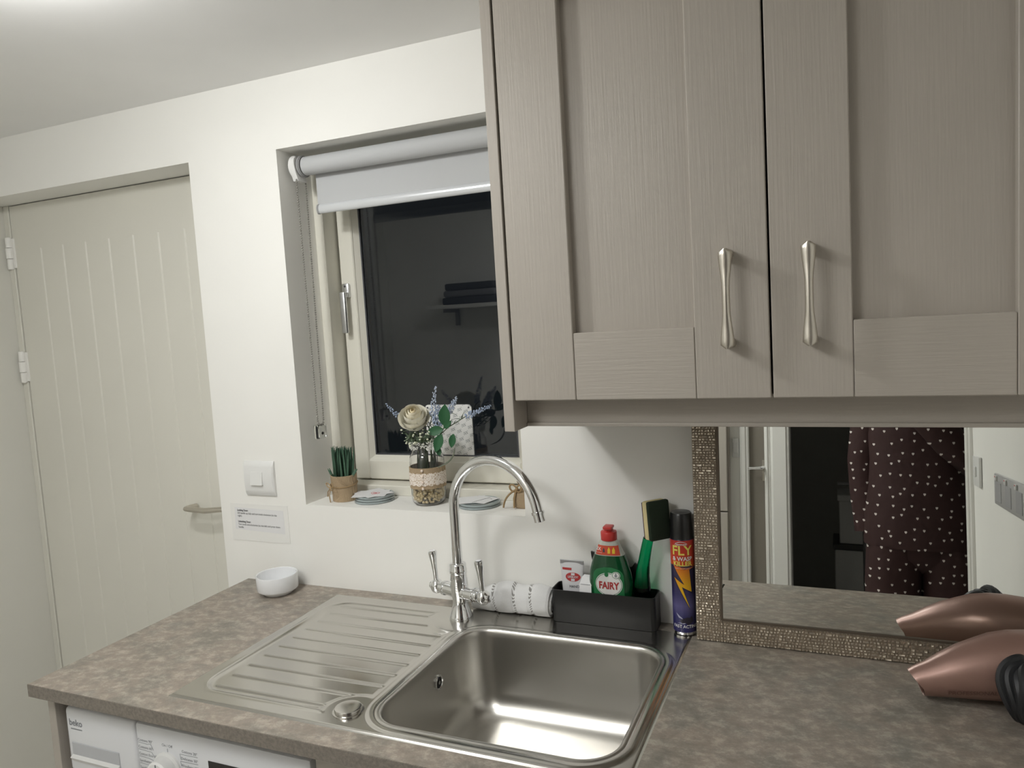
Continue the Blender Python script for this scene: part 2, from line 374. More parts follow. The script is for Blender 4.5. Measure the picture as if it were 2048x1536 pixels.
# sink -------------------------------------------------------------
BX0, BX1, BY0, BY1, BR = -.200, .218, -.522, -.136, .062
bcx, bcy, bhx, bhy = (BX0 + BX1) / 2, (BY0 + BY1) / 2, (BX1 - BX0) / 2, (BY1 - BY0) / 2
def sdf_rr(x, y, cx, cy, hx, hy, r):
    qx, qy = abs(x - cx) - hx + r, abs(y - cy) - hy + r
    return math.hypot(max(qx, 0), max(qy, 0)) + min(max(qx, qy), 0) - r
TAP = (-.240, -.094)
KNOB = (-.247, -.503)
DR = (-.582, -.205, -.522, -.078)
def sink_h(x, y):
    e = min(x - SX0, SX1 - x, y - SY0, SY1 - y)
    h = .0032 * sstep(0, .004, e)
    db = sdf_rr(x, y, bcx, bcy, bhx, bhy, BR)
    h += .0022 * (sstep(.004, .010, db) * (1 - sstep(.016, .026, db)))
    dd = sdf_rr(x, y, (DR[0] + DR[1]) / 2, (DR[2] + DR[3]) / 2, (DR[1] - DR[0]) / 2, (DR[3] - DR[2]) / 2, .055)
    dt = .068 - math.hypot(x - TAP[0] - .005, y - TAP[1]); dk = .047 - math.hypot(x - KNOB[0] - .004, y - KNOB[1])
    dbs = .026 - db
    ins = max(dd, dt, dk, dbs)                       # negative inside the drainer
    rec = 1 - sstep(-.018, .0, ins)
    h -= .0030 * rec
    bead = (1 - min(1, abs(dd + .0035) / .0065)) if ins > -.02 and abs(dd - ins) < 1e-6 else 0
    h += .0012 * sstep(0, 1, max(0, bead)) if x < -.2 else 0
    if x < -.2:                                       # ribs of the drainer
        k = (-.104 - y) / .0435; kr = round(k)
        if 0 <= kr <= 9:
            dy = y - (-.104 - .0435 * kr)
            end = sstep(-.552, -.546, x) * sstep(.008, .016, -ins)
            h += .0026 * end * (.5 + .5 * cos(pi * min(1, abs(dy) / .0052)))
    return h
nx, ny = 360, 214
vs = {}; m = MB()
for j in range(ny + 1):
    for i in range(nx + 1):
        x = SX0 + (SX1 - SX0) * i / nx; y = SY0 + (SY1 - SY0) * j / ny
        m.v.append((x, y, sink_h(x, y)))
for j in range(ny):
    for i in range(nx):
        x = SX0 + (SX1 - SX0) * (i + .5) / nx; y = SY0 + (SY1 - SY0) * (j + .5) / ny
        if sdf_rr(x, y, bcx, bcy, bhx, bhy, BR) > .0035:
            a = j * (nx + 1) + i; m.f.append([a, a + 1, a + nx + 2, a + nx + 1])
sk = thing('kitchen_sink', 'stainless steel inset sink with ribbed drainer and deep bowl', 'sink', (SX0 / 2 + SX1 / 2, -.3, -.18))
part('drainer', m, 'sink_steel', sk, True, 60)
prof = [(-.0085, .0040), (-.0045, .0058), (-.0005, .0054), (.0018, .0030), (.0032, -.0015), (.0045, -.012), (.010, -.125), (.0125, -.138), (.018, -.150), (.0265, -.160), (.038, -.1672), (.053, -.1715), (.072, -.1735), (.10, -.1755), (.15, -.177)]
loops = []
for o, z in prof:
    loops.append([(x, y, z) for x, y in rrect(bcx, bcy, bhx - o, bhy - o, max(.012, BR - o * .6), 12)])
part('bowl', MB().loft(loops, False, True), 'basin_steel', sk, True, 80)
Mx = Matrix.Translation((BX0 + .0065, -.290, -.043)) @ Matrix.Rotation(pi / 2, 4, 'Y')
ov = part('overflow', MB().lathe([(.0145, -.002), (.0145, .0025), (.0125, .0035), (.0105, .002), (.0105, .0005)], seg=24, M=Mx, cap0=False, cap1=False), 'chrome', sk)
part('overflow_hole', MB().lathe([(.0106, .0004), (.0106, .0012), (0, .0012)], seg=24, M=Mx), 'dark_gap', ov)
part('overflow_screw', MB().lathe([(.0035, .001), (.0035, .003), (0, .003)], seg=12, M=Mx), 'chrome', ov)
kb = part('waste_knob', MB().lathe([(.027, .002), (.027, .0045), (.0235, .005), (.0235, .0085), (.0225, .0102), (.020, .0108), (0, .0110)], (*KNOB, 0), 32), 'sink_steel', sk)
dr = part('waste', MB().lathe([(.045, -.1762), (.043, -.1745), (.036, -.1755), (.034, -.178), (0, -.178)], (.02, -.36, 0), 32), 'chrome', sk)
part('strainer_cap', MB().lathe([(.03, -.177), (.028, -.1735), (.006, -.172), (.006, -.169), (0, -.168)], (.02, -.36, 0), 24), 'chrome', dr)

# washing machine ---------------------------------------------------
mat('appliance', (.80, .81, .83), .3)
WMX0, WMX1, WMF, WMT = -.882, -.286, -.556, -.050
wm = thing('washing_machine', 'white washing machine under the worktop left of the sink', 'washing machine', ((WMX0 + WMX1) / 2, -.3, FL))
part('cabinet_body', MB().box(WMX0, WMF + .02, FL + .01, WMX1, -.04, WMT, .008, 2), 'appliance', wm)
PZ0, PZ1 = -.19, -.058
part('front_panel', MB().box(WMX0, WMF, FL + .09, WMX1, WMF + .03, PZ0 - .002, .006, 2), 'appliance', wm)
part('kick_panel', MB().box(WMX0, WMF + .002, FL + .01, WMX1, WMF + .03, FL + .088, .004), 'appliance', wm)
XD = -.690
dw = part('detergent_drawer', MB().box(WMX0, WMF - .008, PZ0, XD - .001, WMF + .03, PZ1, .008, 3), 'appliance', wm)
# grip: flat plate, its darker grey standing for the shaded recess, with a lip
m = MB().box(-.868, WMF - .0095, -.165, -.738, WMF - .0065, -.127, .001); 
part('grip_shade', m, mat('grip_shade_grey', (.52, .53, .55), .4), dw)
m = MB()
m.loft([[(-.868, WMF - .0095, -.152), (-.868, WMF - .016, -.156), (-.868, WMF - .0095, -.166)], [(-.738, WMF - .0095, -.152), (-.738, WMF - .016, -.156), (-.738, WMF - .0095, -.166)]])
part('grip_lip', m, 'plastic_white', dw)
pn = part('control_panel', MB().box(XD + .001, WMF - .008, PZ0, WMX1, WMF + .03, PZ1, .006, 2), 'appliance', wm)
fy = WMF - .0084
part('lettering', text('beko', .0185, plane_fn((-.852, fy, -.087), (1, 0, 0), (0, 0, 1)), .02), 'grey_ink', dw, False)
part('logo_underline', MB().box(-.867, fy, -.1005, -.836, fy + .001, -.0985), 'grey_ink', dw, False)
DC = (-.612, WMF - .008, -.135)
MD = Matrix.Translation(DC) @ Matrix.Rotation(pi / 2, 4, 'X')
dl = part('dial', MB().lathe([(.033, 0), (.033, .004), (.029, .007), (.027, .024), (.024, .027), (0, .028)], seg=40, M=MD), 'plastic_white', pn)
part('dial_mark', MB().box(DC[0] - .0008, DC[1] - .0285, DC[2], DC[0] + .0008, DC[1] - .027, DC[2] + .024), 'grey_ink', dl)
part('display', MB().box(-.512, fy - .0005, -.150, -.425, fy + .002, -.100), mat('screen_black', (.012, .01, .009), .25), pn)
progs_l = ['Cottons 90\u00b0', 'Cottons 60\u00b0', 'Cotton Eco 60\u00b0', 'Synthetics 60\u00b0', 'Synthetics 40\u00b0', 'Mini 30\u00b0']
for i, s in enumerate(progs_l):
    z = -.090 - i * .0135
    part('lettering', text(s, .0075, plane_fn((XD + .006, fy, z), (1, 0, 0), (0, 0, 1)), align='LEFT'), 'grey_ink', pn, False)
    part('guide_line', MB().tube([(XD + .006, fy, z - .005), (XD + .03, fy, z - .006), (DC[0] - .04 + i * .001, fy, z - .008 - (i - 2) * .002), (DC[0] - .034, fy, DC[2] + .03 - i * .012)], .0003, 5), 'grey_ink', pn)
part('lettering', text('On / Off', .0075, plane_fn((DC[0] + .002, fy, -.090), (1, 0, 0), (0, 0, 1))), 'grey_ink', pn, False)
part('guide_line', MB().tube([(DC[0] + .002, fy, -.095), (DC[0] + .002, fy, -.102)], .0003, 5), 'grey_ink', pn)
for i, s in enumerate(['Cottons 20\u00b0', 'Delicates 30\u00b0', 'Woollens 40\u00b0', 'Hand Wash', 'Spin']):
    z = -.094 - i * .0135
    part('lettering', text(s, .0075, plane_fn((-.537, fy, z), (1, 0, 0), (0, 0, 1)), align='RIGHT'), 'grey_ink', pn, False)
    part('guide_line', MB().tube([(-.537, fy, z - .005), (-.58, fy, z - .006), (DC[0] + .034, fy, DC[2] + .024 - i * .011)], .0003, 5), 'grey_ink', pn)
pdoor = part('door_ring', MB().lathe([(.17, 0), (.17, .02), (.155, .028), (.135, .024), (.13, .01)], seg=48, M=Matrix.Translation((-.585, WMF, -.50)) @ Matrix.Rotation(pi / 2, 4, 'X'), cap0=False, cap1=False), 'plastic_white', wm)
part('porthole', MB().lathe([(.132, .008), (.11, .016), (0, .02)], seg=48, M=Matrix.Translation((-.585, WMF, -.50)) @ Matrix.Rotation(pi / 2, 4, 'X')), mat('porthole', (.03, .03, .035), .1), pdoor)
solo('end_panel', MB().box(-.916, -.572, FL, -.896, -.002, WTT, .001), 'cabinet', 'taupe support panel under the left end of the worktop', 'panel', (-.906, -.3, FL))

def shaker(name, parent, x0, x1, z0, z1, yf, st=.107, rt=.108, t=.027, rec=.018, sgn=-1, c='cabinet', ch='cabinet_h'):
    """a five-piece door whose front lies at y = yf and faces sgn * y"""
    s = -sgn
    o = part(name, MB().box(x0 + st - .004, yf + s * rec, z0 + rt - .004, x1 - st + .004, yf + s * (t - .002), z1 - rt + .004), c, parent, False)
    part('stile', MB().box(x0, yf, z0, x0 + st, yf + s * t, z1, .0014), c, o)
    part('stile', MB().box(x1 - st, yf, z0, x1, yf + s * t, z1, .0014), c, o)
    part('rail', MB().box(x0 + st + .0006, yf + s * .0004, z0, x1 - st - .0006, yf + s * t, z0 + rt, .0014), ch, o)
    part('rail', MB().box(x0 + st + .0006, yf + s * .0004, z1 - rt, x1 - st - .0006, yf + s * t, z1, .0014), ch, o)
    return o
def bow_handle(parent, x, z0, z1, yf, proj=.030):
    m = MB(); loops = []; n = 28
    for i in range(n + 1):
        t = i / n; z = z0 + (z1 - z0) * t
        e = abs(2 * t - 1)
        w_ = .0058 + .0045 * sstep(.2, .95, e); 
        yy = yf - proj + .004 * e ** 2
        d_ = .0055 + .003 * sstep(.5, 1, e)
        if e > .93:
            k = (e - .93) / .07; w_ *= sqrt(max(.03, 1 - k * k * .9)); 
        loops.append([(x + w_ * cos(a), yy + d_ * sin(a) * (1 if sin(a) < 0 else .8), z) for a in (2 * pi * q / 14 for q in range(14))])
    m.loft(loops)
    o = part('handle', m, 'brushed_nickel', parent, True, 60, label='brushed metal bow handle')
    for zz, sg in ((z0, 1), (z1, -1)):
        m = MB(); m.loft([[(x + .0095 * cos(a), yf - proj + .004 + (proj - .004) * k, zz + sg * (.0085 - .001 * k) + .0085 * sin(a)) for a in (2 * pi * q / 14 for q in range(14))] for k in (0, .5, 1)])
        part('handle_post', m, 'brushed_nickel', o, True, 60)
    return o
bc = thing('base_cabinet', 'taupe base cabinet under the sink bowl', 'cabinet', (.1, -.3, FL))
part('carcass', MB().box(-.270, -.544, FL + .12, .880, -.04, -.20), 'cabinet', bc, False)
part('front_rail', MB().box(-.270, -.544, -.199, .880, -.535, -.030), 'cabinet', bc, False)
part('plinth', MB().box(-.270, -.52, FL, .880, -.50, FL + .118), 'cabinet', bc, False)
for a, b in ((-.268, .118), (.122, .498), (.502, .878)):
    dd_ = shaker('door', bc, a, b, FL + .125, -.032, -.572, .09, .09)
    bow_handle(dd_, b - .045, -.22, -.075, -.572)

# ================================================================== wall cabinet
CF = -.335
wc = thing('wall_cabinet', 'taupe shaker wall cabinet with two doors above the mirror', 'cabinet', (.43, -.17, .456))
ZB, ZT = .509, 1.256
part('carcass', MB().box(.0195, CF + .0285, ZB + .003, .882, -.001, ZT), 'cabinet', wc, False)
part('gap_shade', MB().box(.0195, CF + .0275, ZB + .003, .4375, CF + .0284, ZT), 'dark_gap', wc, False)  # near-black sheet standing for the shade in the gaps beside the left door
part('side_panel', MB().box(0, CF - .001, .456, .0188, -.001, ZT, .0008), 'cabinet', wc, label='end panel left of the doors')
m = MB().box(.0190, -.276, .457, .882, -.258, ZB + .002, .0008)
pm = part('pelmet', m, 'cabinet_h', wc, label='recessed rail below the doors')
part('pelmet_lip', MB().box(.0190, -.281, .457, .882, -.2765, .4635, .0012, 2), 'cabinet_h', pm)
for a, b, hx in ((.0225, .4352, .3785), (.4385, .8525, .4915)):
    dd_ = shaker('door', wc, a, b, ZB, ZT, CF, .1085, .110)
    bow_handle(dd_, hx, .586, .732, CF)
part('filler_strip', MB().box(.8545, CF + .004, ZB, .8865, CF + .02, ZT), 'cabinet', wc, False)
# ================================================================== tap
tp = thing('kitchen_tap', 'chrome swan-neck tap with two lever handles behind the sink bowl', 'tap', (*TAP, .003))
tx, ty = TAP
part('tap_body', MB().lathe([(.0265, .003), (.0265, .008), (.0245, .012), (.0205, .024), (.0165, .036), (.0160, .044), (.0185, .060), (.0195, .075), (.0190, .090), (.0178, .104)], (tx, ty, 0), 40), 'chrome', tp, True, 50)
part('collar', MB().lathe([(.0180, .103), (.0192, .105), (.0192, .113), (.0182, .1145), (.0182, .1225), (.0170, .1255), (.0125, .127)], (tx, ty, 0), 40), 'chrome', tp, True, 50)
ph = radians(-14); ux, uy = cos(ph), sin(ph)
RA = .1115; zc = .2495; pts = [(tx, ty, .12), (tx, ty, .16), (tx, ty, .2)]
for i in range(0, 27):
    a = radians(180 - 169 * i / 26); pts.append((tx + ux * (RA + RA * cos(a)), ty + uy * (RA + RA * cos(a)), zc + RA * sin(a)))
e1, e0 = Vector(pts[-1]), Vector(pts[-2]); dn = (e1 - e0).normalized()
pts.append(tuple(e1 + dn * .010))
sp = part('spout', MB().tube(pts, .0112, 20), 'chrome', tp, True, 60)
ee = Vector(pts[-1])
part('aerator', MB().tube([ee - dn * .004, ee - dn * .0035, ee + dn * .001, ee + dn * .0015], [.0125, .0138, .0138, .0125], 20).tube([ee + dn * .001, ee + dn * .016, ee + dn * .017], [.0120, .0120, .0105], 20), 'chrome', sp, True, 40)
ax = Vector((cos(radians(-16)), sin(radians(-16)), 0))
for sg in (-1, 1):
    c = Vector((tx, ty, .062)); d_ = ax * sg
    vl = part('valve', MB().tube([c + d_ * q for q in (.010, .020, .0205, .041, .0415, .046, .0465, .051, .0515, .057)], [.0150, .0150, .0140, .0140, .0160, .0160, .0140, .0140, .0125, .0125], 24), 'chrome', tp, True, 40)
    part('valve_cap', MB().sphere(tuple(c + d_ * .069), (.0155, .0155, .0165), 20, 14), 'chrome', vl, True, 80)
    part('cap_disc', MB().tube([c + d_ * .082, c + d_ * .0855, c + d_ * .0865], [.0085, .0085, .007], 18), 'chrome', vl, True, 40)
    q = c + d_ * .069; tl = Vector((-.03 * ax.x, -.03 * ax.y, 0)) * .0 + Vector((-.006, 0, 0))
    lv = [q + Vector((0, 0, z)) + tl * (z / .08) for z in (.010, .020, .035, .055, .068, .076, .079, .080)]
    part('lever', MB().tube(lv, [.0058, .0055, .0058, .0075, .0092, .0100, .0094, .0075], 18), 'chrome', vl, True, 50)
    part('lever_button', MB().tube([lv[-1] + Vector((0, 0, -.001)), lv[-1] + Vector((0, 0, .0008))], [.0058, .0056], 16), mat('tap_button', (.85, .85, .86), .3), vl)

# ================================================================== white bowl
b = (-.768, -.066, 0)
solo('ramekin_bowl', MB().lathe([(.034, 0), (.036, .002), (.0375, .004), (.0490, .0115), (.0502, .014), (.0506, .0475), (.0498, .0495), (.0480, .0490), (.0470, .046), (.0464, .018), (.042, .010), (.025, .0075), (0, .007)], b, 56), 'ceramic',
     'small round white ceramic bowl at the left end of the worktop', 'bowl', b, ang=50)

# ================================================================== light switch and notice on the wall
sw = thing('light_switch', 'white square light switch with one small rocker beside the window', 'switch', (-.851, -.006, .2285))
def curved_plate(x0, x1, z0, z1, d0, d1):
    m = MB(); loops = []
    prof = [(-1, d0 * .35), (-.92, d0), (0, d1), (.92, d0), (1, d0 * .35)]
    n = len(prof)
    for i in range(13):
        t = i / 12 * 2 - 1; zz = (z0 + z1) / 2 + t * (z1 - z0) / 2; dd = d1 - (d1 - d0) * abs(t) ** 2.2
        if abs(t) == 1: dd = d0 * .5
        loops.append([(x0, -.0008, zz), (x0, -dd * .7, zz), (x0 + .003, -dd, zz), (x1 - .003, -dd, zz), (x1, -dd * .7, zz), (x1, -.0008, zz)])
    return m.loft(loops)
part('switch_plate', curved_plate(-.9, -.803, .2285, .3195, .007, .0115), 'plastic_white', sw, True, 30)
part('rocker', MB().loft([[(x, -y, z) for x, z in ((-.874, .258), (-.836, .258), (-.836, .292), (-.874, .292))] for y in (.008,)] + [[(x, -y, z) for (x, z), y in zip(((-.874, .258), (-.836, .258), (-.836, .292), (-.874, .292)), (.0165, .0165, .0125, .0125))]]), 'plastic_white', sw, False)
nt = thing('door_notice', 'small printed paper notice taped below the light switch', 'notice', (-.868, -.001, .13))
m = MB().add([(-.949, -.0012, .193), (-.787, -.0012, .190), (-.787, -.0012, .128), (-.951, -.0012, .134)], [[0, 1, 2, 3]])
m.add([(-.949, -.0004, .193), (-.787, -.0004, .190), (-.787, -.0004, .128), (-.951, -.0004, .134)], [[3, 2, 1, 0]]); m.f += [[0, 4, 5, 1], [1, 5, 6, 2], [2, 6, 7, 3], [3, 7, 4, 0]]
part('sheet', m, 'paper', nt, False)
tape = mat('tape', (.86, .855, .82), .35)
m = MB(); m.box(-.962, -.0016, .118, -.778, -.0013, .136); m.box(-.962, -.0016, .188, -.775, -.0013, .202); m.box(-.785, -.0016, .10, -.770, -.0013, .20); m.box(-.962, -.0016, .107, -.945, -.0013, .2)
part('tape_strip', MB().box(-.963, -.0010, .104, -.773, -.0003, .2035), tape, nt, False)
for i, (s, bold) in enumerate((('Locking Door:', .03), ('Lift handle up fully and turn knob clockwise (to the', 0), ('right).', 0), ('', 0), ('Unlocking Door:', .03), ('Turn knob anti-clockwise (to the left) and press down', 0), ('handle.', 0))):
    if s: part('lettering', text(s, .0072, plane_fn((-.940, -.0016, .1855 - i * .0076), (1, 0, -.012), (.01, 0, 1)), bold, align='LEFT', narrow=.88), 'ink', nt, False)

# ================================================================== roller blind
rb = thing('roller_blind', 'pale grey roller blind rolled almost up in the window recess', 'blind', (-.4, .06, .93))
TY, TZ, TR = .052, 1.051, .0225
MX = lambda x: Matrix.Translation((x, TY, TZ)) @ Matrix.Rotation(pi / 2, 4, 'Y')
blindm = mat('blind_fabric', (.52, .53, .535), .75); t = NT(blindm); t.bump(t.noise(t.coords((900, 900, 900)), 1, 2), .1, .0003)
part('roll', MB().lathe([(TR, 0), (TR, .532)], seg=40, M=MX(-.668)), 'blind_fabric', rb)
part('end_ring', MB().lathe([(.0265, -.004), (.0265, .001), (.0245, .0015), (.0245, .0035)], seg=36, M=MX(-.674)), mat('grey_plastic', (.33, .33, .33), .4), rb)
m = MB()
arc = []
for i in range(25):
    a = radians(20 + 230 * i / 24); arc.append((TY + .031 * cos(a) * -1, TZ + .031 * sin(a)))
arc2 = [(TY + .029 * cos(radians(-30 + 360 * i / 30)), TZ + .029 * sin(radians(-30 + 360 * i / 30))) for i in range(30)]
part('bracket', MB().prism(arc2, lambda y, z, k: (k, y, z), -.6995, -.690), 'plastic_white', rb)
bk = MB().prism([(TY - .031, TZ + .01), (TY - .029, TZ + .016), (TY - .022, TZ + .022), (TY - .017, TZ + .0195), (TY - .023, TZ + .012), (TY - .025, TZ), (TY - .022, TZ - .014), (TY - .012, TZ - .024), (TY + .012, TZ - .024), (TY + .012, TZ - .036), (TY - .018, TZ - .036), (TY - .026, TZ - .018), (TY - .031, TZ)], lambda y, z, k: (k, y, z), -.695, -.680)
part('chain_guard', bk, 'plastic_white', rb)
part('bracket', MB().prism([(y, z) for y, z in arc2], lambda y, z, k: (k, y, z), -.1335, -.122), 'plastic_white', rb)
part('fabric', MB().box(-.656, .0715, .955, -.142, .0723, TZ + .002), 'blind_fabric', rb, False)
hemp = [(.072 + .0065 * cos(a), .947 + .0115 * sin(a)) for a in (2 * pi * i / 20 for i in range(20))]
hm = part('hem_bar', MB().prism(hemp, lambda y, z, k: (k, y, z), -.652, -.146), mat('hem_white', (.74, .76, .78), .22, .25), rb, True, 40)
part('hem_end_cap', MB().prism([(.072 + .0072 * cos(a), .947 + .0125 * sin(a)) for a in (2 * pi * i / 20 for i in range(20))], lambda y, z, k: (k, y, z), -.657, -.652), 'grey_plastic', hm)
m = MB(); A0, A1, B0, B1 = Vector((-.684, .031, 1.017)), Vector((-.684, .036, .418)), Vector((-.684, .066, 1.012)), Vector((-.684, .060, .418))
path = [A0.lerp(A1, i / 102) for i in range(103)] + [Vector((-.684, .048 - .012 * cos(radians(180 * i / 6)), .418 - .014 * sin(radians(180 * i / 6)))) for i in range(1, 6)] + [B1.lerp(B0, i / 102) for i in range(103)]
for p_ in path: m.sphere(tuple(p_), .0023, 7, 5)
part('bead_chain', m, mat('chain', (.34, .33, .30), .35, .6), rb, True, 80, stuff=True)
part('chain_cord', MB().tube(path[::3], .0005, 4), 'chain', rb)
part('chain_tensioner', MB().box(-.694, .030, .372, -.680, .066, .408, .003, 2), 'clear_plastic', rb)
part('tensioner_screw', MB().lathe([(.0035, 0), (.0035, .004)], seg=12, M=Matrix.Translation((-.6835, .048, .385)) @ Matrix.Rotation(pi / 2, 4, 'Y')), 'dark_gap', rb)

# ================================================================== sheet stuck to the pane
def patt():
    m = mat('sheet_print', (.85, .85, .83), .4); t = NT(m)
    v = t.coords((1, 1, 1), (0, radians(-14), 0))
    sx = t.n('ShaderNodeSeparateXYZ'); t.l(v, sx.inputs[0])
    a = t.math('MULTIPLY', sx.outputs[0], 1 / .0185); b = t.math('MULTIPLY', sx.outputs[2], 1 / .0185)
    row = t.math('FLOOR', b); off = t.math('MULTIPLY', t.math('MODULO', row, 2.0), .5)
    fa = t.math('SUBTRACT', t.math('FRACT', t.math('ADD', t.math('ADD', a, 100.0), off)), .5); fb = t.math('SUBTRACT', t.math('FRACT', t.math('ADD', b, 100.0)), .5)
    sk_ = t.math('SUBTRACT', fa, t.math('MULTIPLY', fb, .5))
    d1 = t.math('LESS_THAN', t.math('ADD', t.math('MULTIPLY', t.math('ABSOLUTE', sk_), 1.0), t.math('ABSOLUTE', fb)), .40)
    st = t.math('GREATER_THAN', t.math('FRACT', t.math('ADD', t.math('MULTIPLY', fb, 4.2), t.math('MULTIPLY', t.math('ABSOLUTE', sk_), 3.0))), .42)
    t.col(t.mix(t.math('MULTIPLY', d1, st), (.84, .84, .82), (.40, .41, .40)))
patt()
poly = rrect(-.394, .363, .067, .0735, .009, 5)
sg_ = solo('window_sign', MB().prism(poly, lambda x, z, k: (x, k, z), GY - .0035, GY - .0005), 'sheet_print', 'white square sign with small grey pattern stuck on the window pane', 'sign', (-.394, GY - .002, .2895), smooth=False)
for sx_ in (-.0595, .0595):
    for sz_ in (-.066, .066):
        part('screw_hole', MB().lathe([(.0024, 0), (.0024, .0006), (0, .0006)], seg=10, M=Matrix.Translation((-.394 + sx_, GY - .0036, .363 + sz_)) @ Matrix.Rotation(pi / 2, 4, 'X')), 'ink', sg_)

# ================================================================== flowers in a jar
JX, JY, JZ = -.398, .075, WZ0
jr = thing('flower_jar', 'glass jar wrapped in burlap and lace with gold pebbles', 'vase', (JX, JY, JZ))
outer = [(.030, .0), (.036, .002), (.0405, .009), (.0425, .022), (.0425, .105), (.041, .117), (.037, .126), (.0345, .130), (.0345, .147)]
inner = [(.0334, .147), (.0334, .130), (.0359, .1255), (.0399, .1165), (.0414, .1045), (.0414, .0225), (.0394, .010), (.035, .0035), (.03, .0022), (0, .002)]
part('glass_jar', MB().lathe(outer + inner, (JX, JY, JZ), 44), 'glass', jr, True, 60)
def band(r, z0, z1, wob=0., n=64, th=.0012, sc=0):
    m = MB(); A = []; B = []
    for j in range(n):
        a = 2 * pi * j / n; dz0 = sc * abs(sin(a * 9)) ; dz1 = sc * abs(sin(a * 9 + .3)); rr = r + wob * sin(a * 5)
        A.append((JX + rr * cos(a), JY + rr * sin(a), JZ + z0 - dz0)); B.append((JX + rr * cos(a), JY + rr * sin(a), JZ + z1 + dz1))
    inn = lambda L: [(JX + (x - JX) * (1 - th / r), JY + (y - JY) * (1 - th / r), z) for x, y, z in L]
    return m.loft([A, B, inn(B), inn(A), A], False, False)
part('burlap_band', band(.0440, .043, .094, .0004), 'burlap', jr, True, 50)
def lacem():
    m = mat('lace', (.80, .71, .63), .85); t = NT(m)
    n = t.n('ShaderNodeTexVoronoi', feature='DISTANCE_TO_EDGE'); n.inputs['Scale'].default_value = 190; t.l(t.coords(), n.inputs['Vector'])
    t.col(t.ramp(n.outputs['Distance'], [(.05, (.86, .79, .72)), (.3, (.55, .43, .31))])); t.bump(n.outputs['Distance'], .5, -.001)
lacem()
part('lace_band', band(.0452, .054, .079, .0003, 108, .0008, .0035), 'lace', jr, True, 50)
m = MB(); random.seed(3)
def curl(mb, c, r, tr):
    mb.tube([(c[0] + r * cos(a), c[1] + r * sin(a) * .8, c[2] + r * .6 * sin(a * 2 + c[0] * 900)) for a in (2 * pi * i / 14 for i in range(15))], tr, 5)
for i in range(90):
    a = random.uniform(0, 2 * pi); curl(m, (JX + .036 * cos(a), JY + .036 * sin(a), JZ + .146 + random.uniform(-.009, .008)), random.uniform(.0025, .0055), .0009)
part('lace_trim', m, mat('lace_white', (.82, .82, .76), .8), jr, True, 60, stuff=True)
fa = atan2(-1.55, .92)                 # towards the camera
for k in range(4):
    a = fa - .30; z = JZ + .0455 + k * .0145
    part('pearl_button', MB().sphere((JX + .0462 * cos(a), JY + .0462 * sin(a), z), .0034, 12, 8), 'pearl', jr)
m = MB(); random.seed(5)
for i in range(330):
    a = random.uniform(0, 2 * pi); r = .0355 * sqrt(random.random()) if i < 90 else random.uniform(.030, .0366); z = JZ + .0068 + random.random() * .042
    if z < JZ + .013: r *= .84
    q = random.uniform(.0030, .0048); m.sphere((JX + r * cos(a), JY + r * sin(a), z), (q, q * random.uniform(.7, 1), q * .85), 8, 6)
part('gold_pebbles', m, 'gold_pebble', jr, True, 80, stuff=True)

def blob_spike(mb, base, tip, r0, n, seed):
    rd = random.Random(seed); base, tip = Vector(base), Vector(tip); d_ = (tip - base); L = d_.length; d_.normalize()
    u = d_.cross(Vector((0, 1, .3))).normalized(); v = d_.cross(u)
    for i in range(n):
        t = i / n; rr = r0 * (1 - t) ** .6 * (.55 + .45 * min(1, t * 6)) ; a = i * 2.4
        p_ = base + d_ * (L * t) + (u * cos(a) + v * sin(a)) * rr
        s_ = .0026 * (1.05 - .5 * t)
        mb.sphere(tuple(p_ + Vector((rd.uniform(-1, 1), rd.uniform(-1, 1), rd.uniform(-1, 1))) * .0022), (s_, s_, s_ * 1.15), 6, 4)
def leaf_shape(mb, c, d_, nrm, L, wd, curve=.1, thin=.0006):
    c, d_, nrm = Vector(c), Vector(d_).normalized(), Vector(nrm).normalized(); sd = d_.cross(nrm).normalized(); nrm = sd.cross(d_)
    def fn(s):
        def g(u_, v_):
            t = v_; wv = wd * sin(pi * min(1, t * .97 + .03)) ** .8 * (1 - .25 * t); x = (u_ - .5) * 2
            return tuple(c + d_ * (L * t) + sd * (x * wv) + nrm * (abs(x) * wv * .25 - curve * L * t * t + s))
        return g
    mb.grid(fn(0), 4, 8); mb.grid(fn(-thin), 4, 8)
mouth = Vector((JX, JY, JZ + .146))
def stalk(tip, bx=0, by=0):
    foot = Vector((JX + bx, JY + by, JZ + .05)); mo = mouth + Vector((bx * .9, by * .9, 0)) + (Vector(tip) - mouth) * .04
    mo.x = max(JX - .026, min(JX + .026, mo.x)); mo.y = max(JY - .026, min(JY + .026, mo.y))
    return [foot, foot.lerp(mo, .5), mo, mo.lerp(Vector(tip), .5) + Vector((0, 0, .006)), Vector(tip)]
lav = [((-.4305, .060, .395), (-.490, .055, .458), 'lavender spike leaning left beside the white rose in the jar'),
       ((-.374, .075, .425), (-.356, .070, .497), 'tall upright lavender spike at the top of the jar bouquet'),
       ((-.352, .062, .405), (-.345, .055, .452), 'full lavender head just right of the white rose'),
       ((-.336, .085, .430), (-.308, .085, .468), 'lavender tip standing above the dark green leaf'),
       ((-.276, .066, .426), (-.211, .062, .450), 'lavender spike stretching out to the far right of the bouquet')]
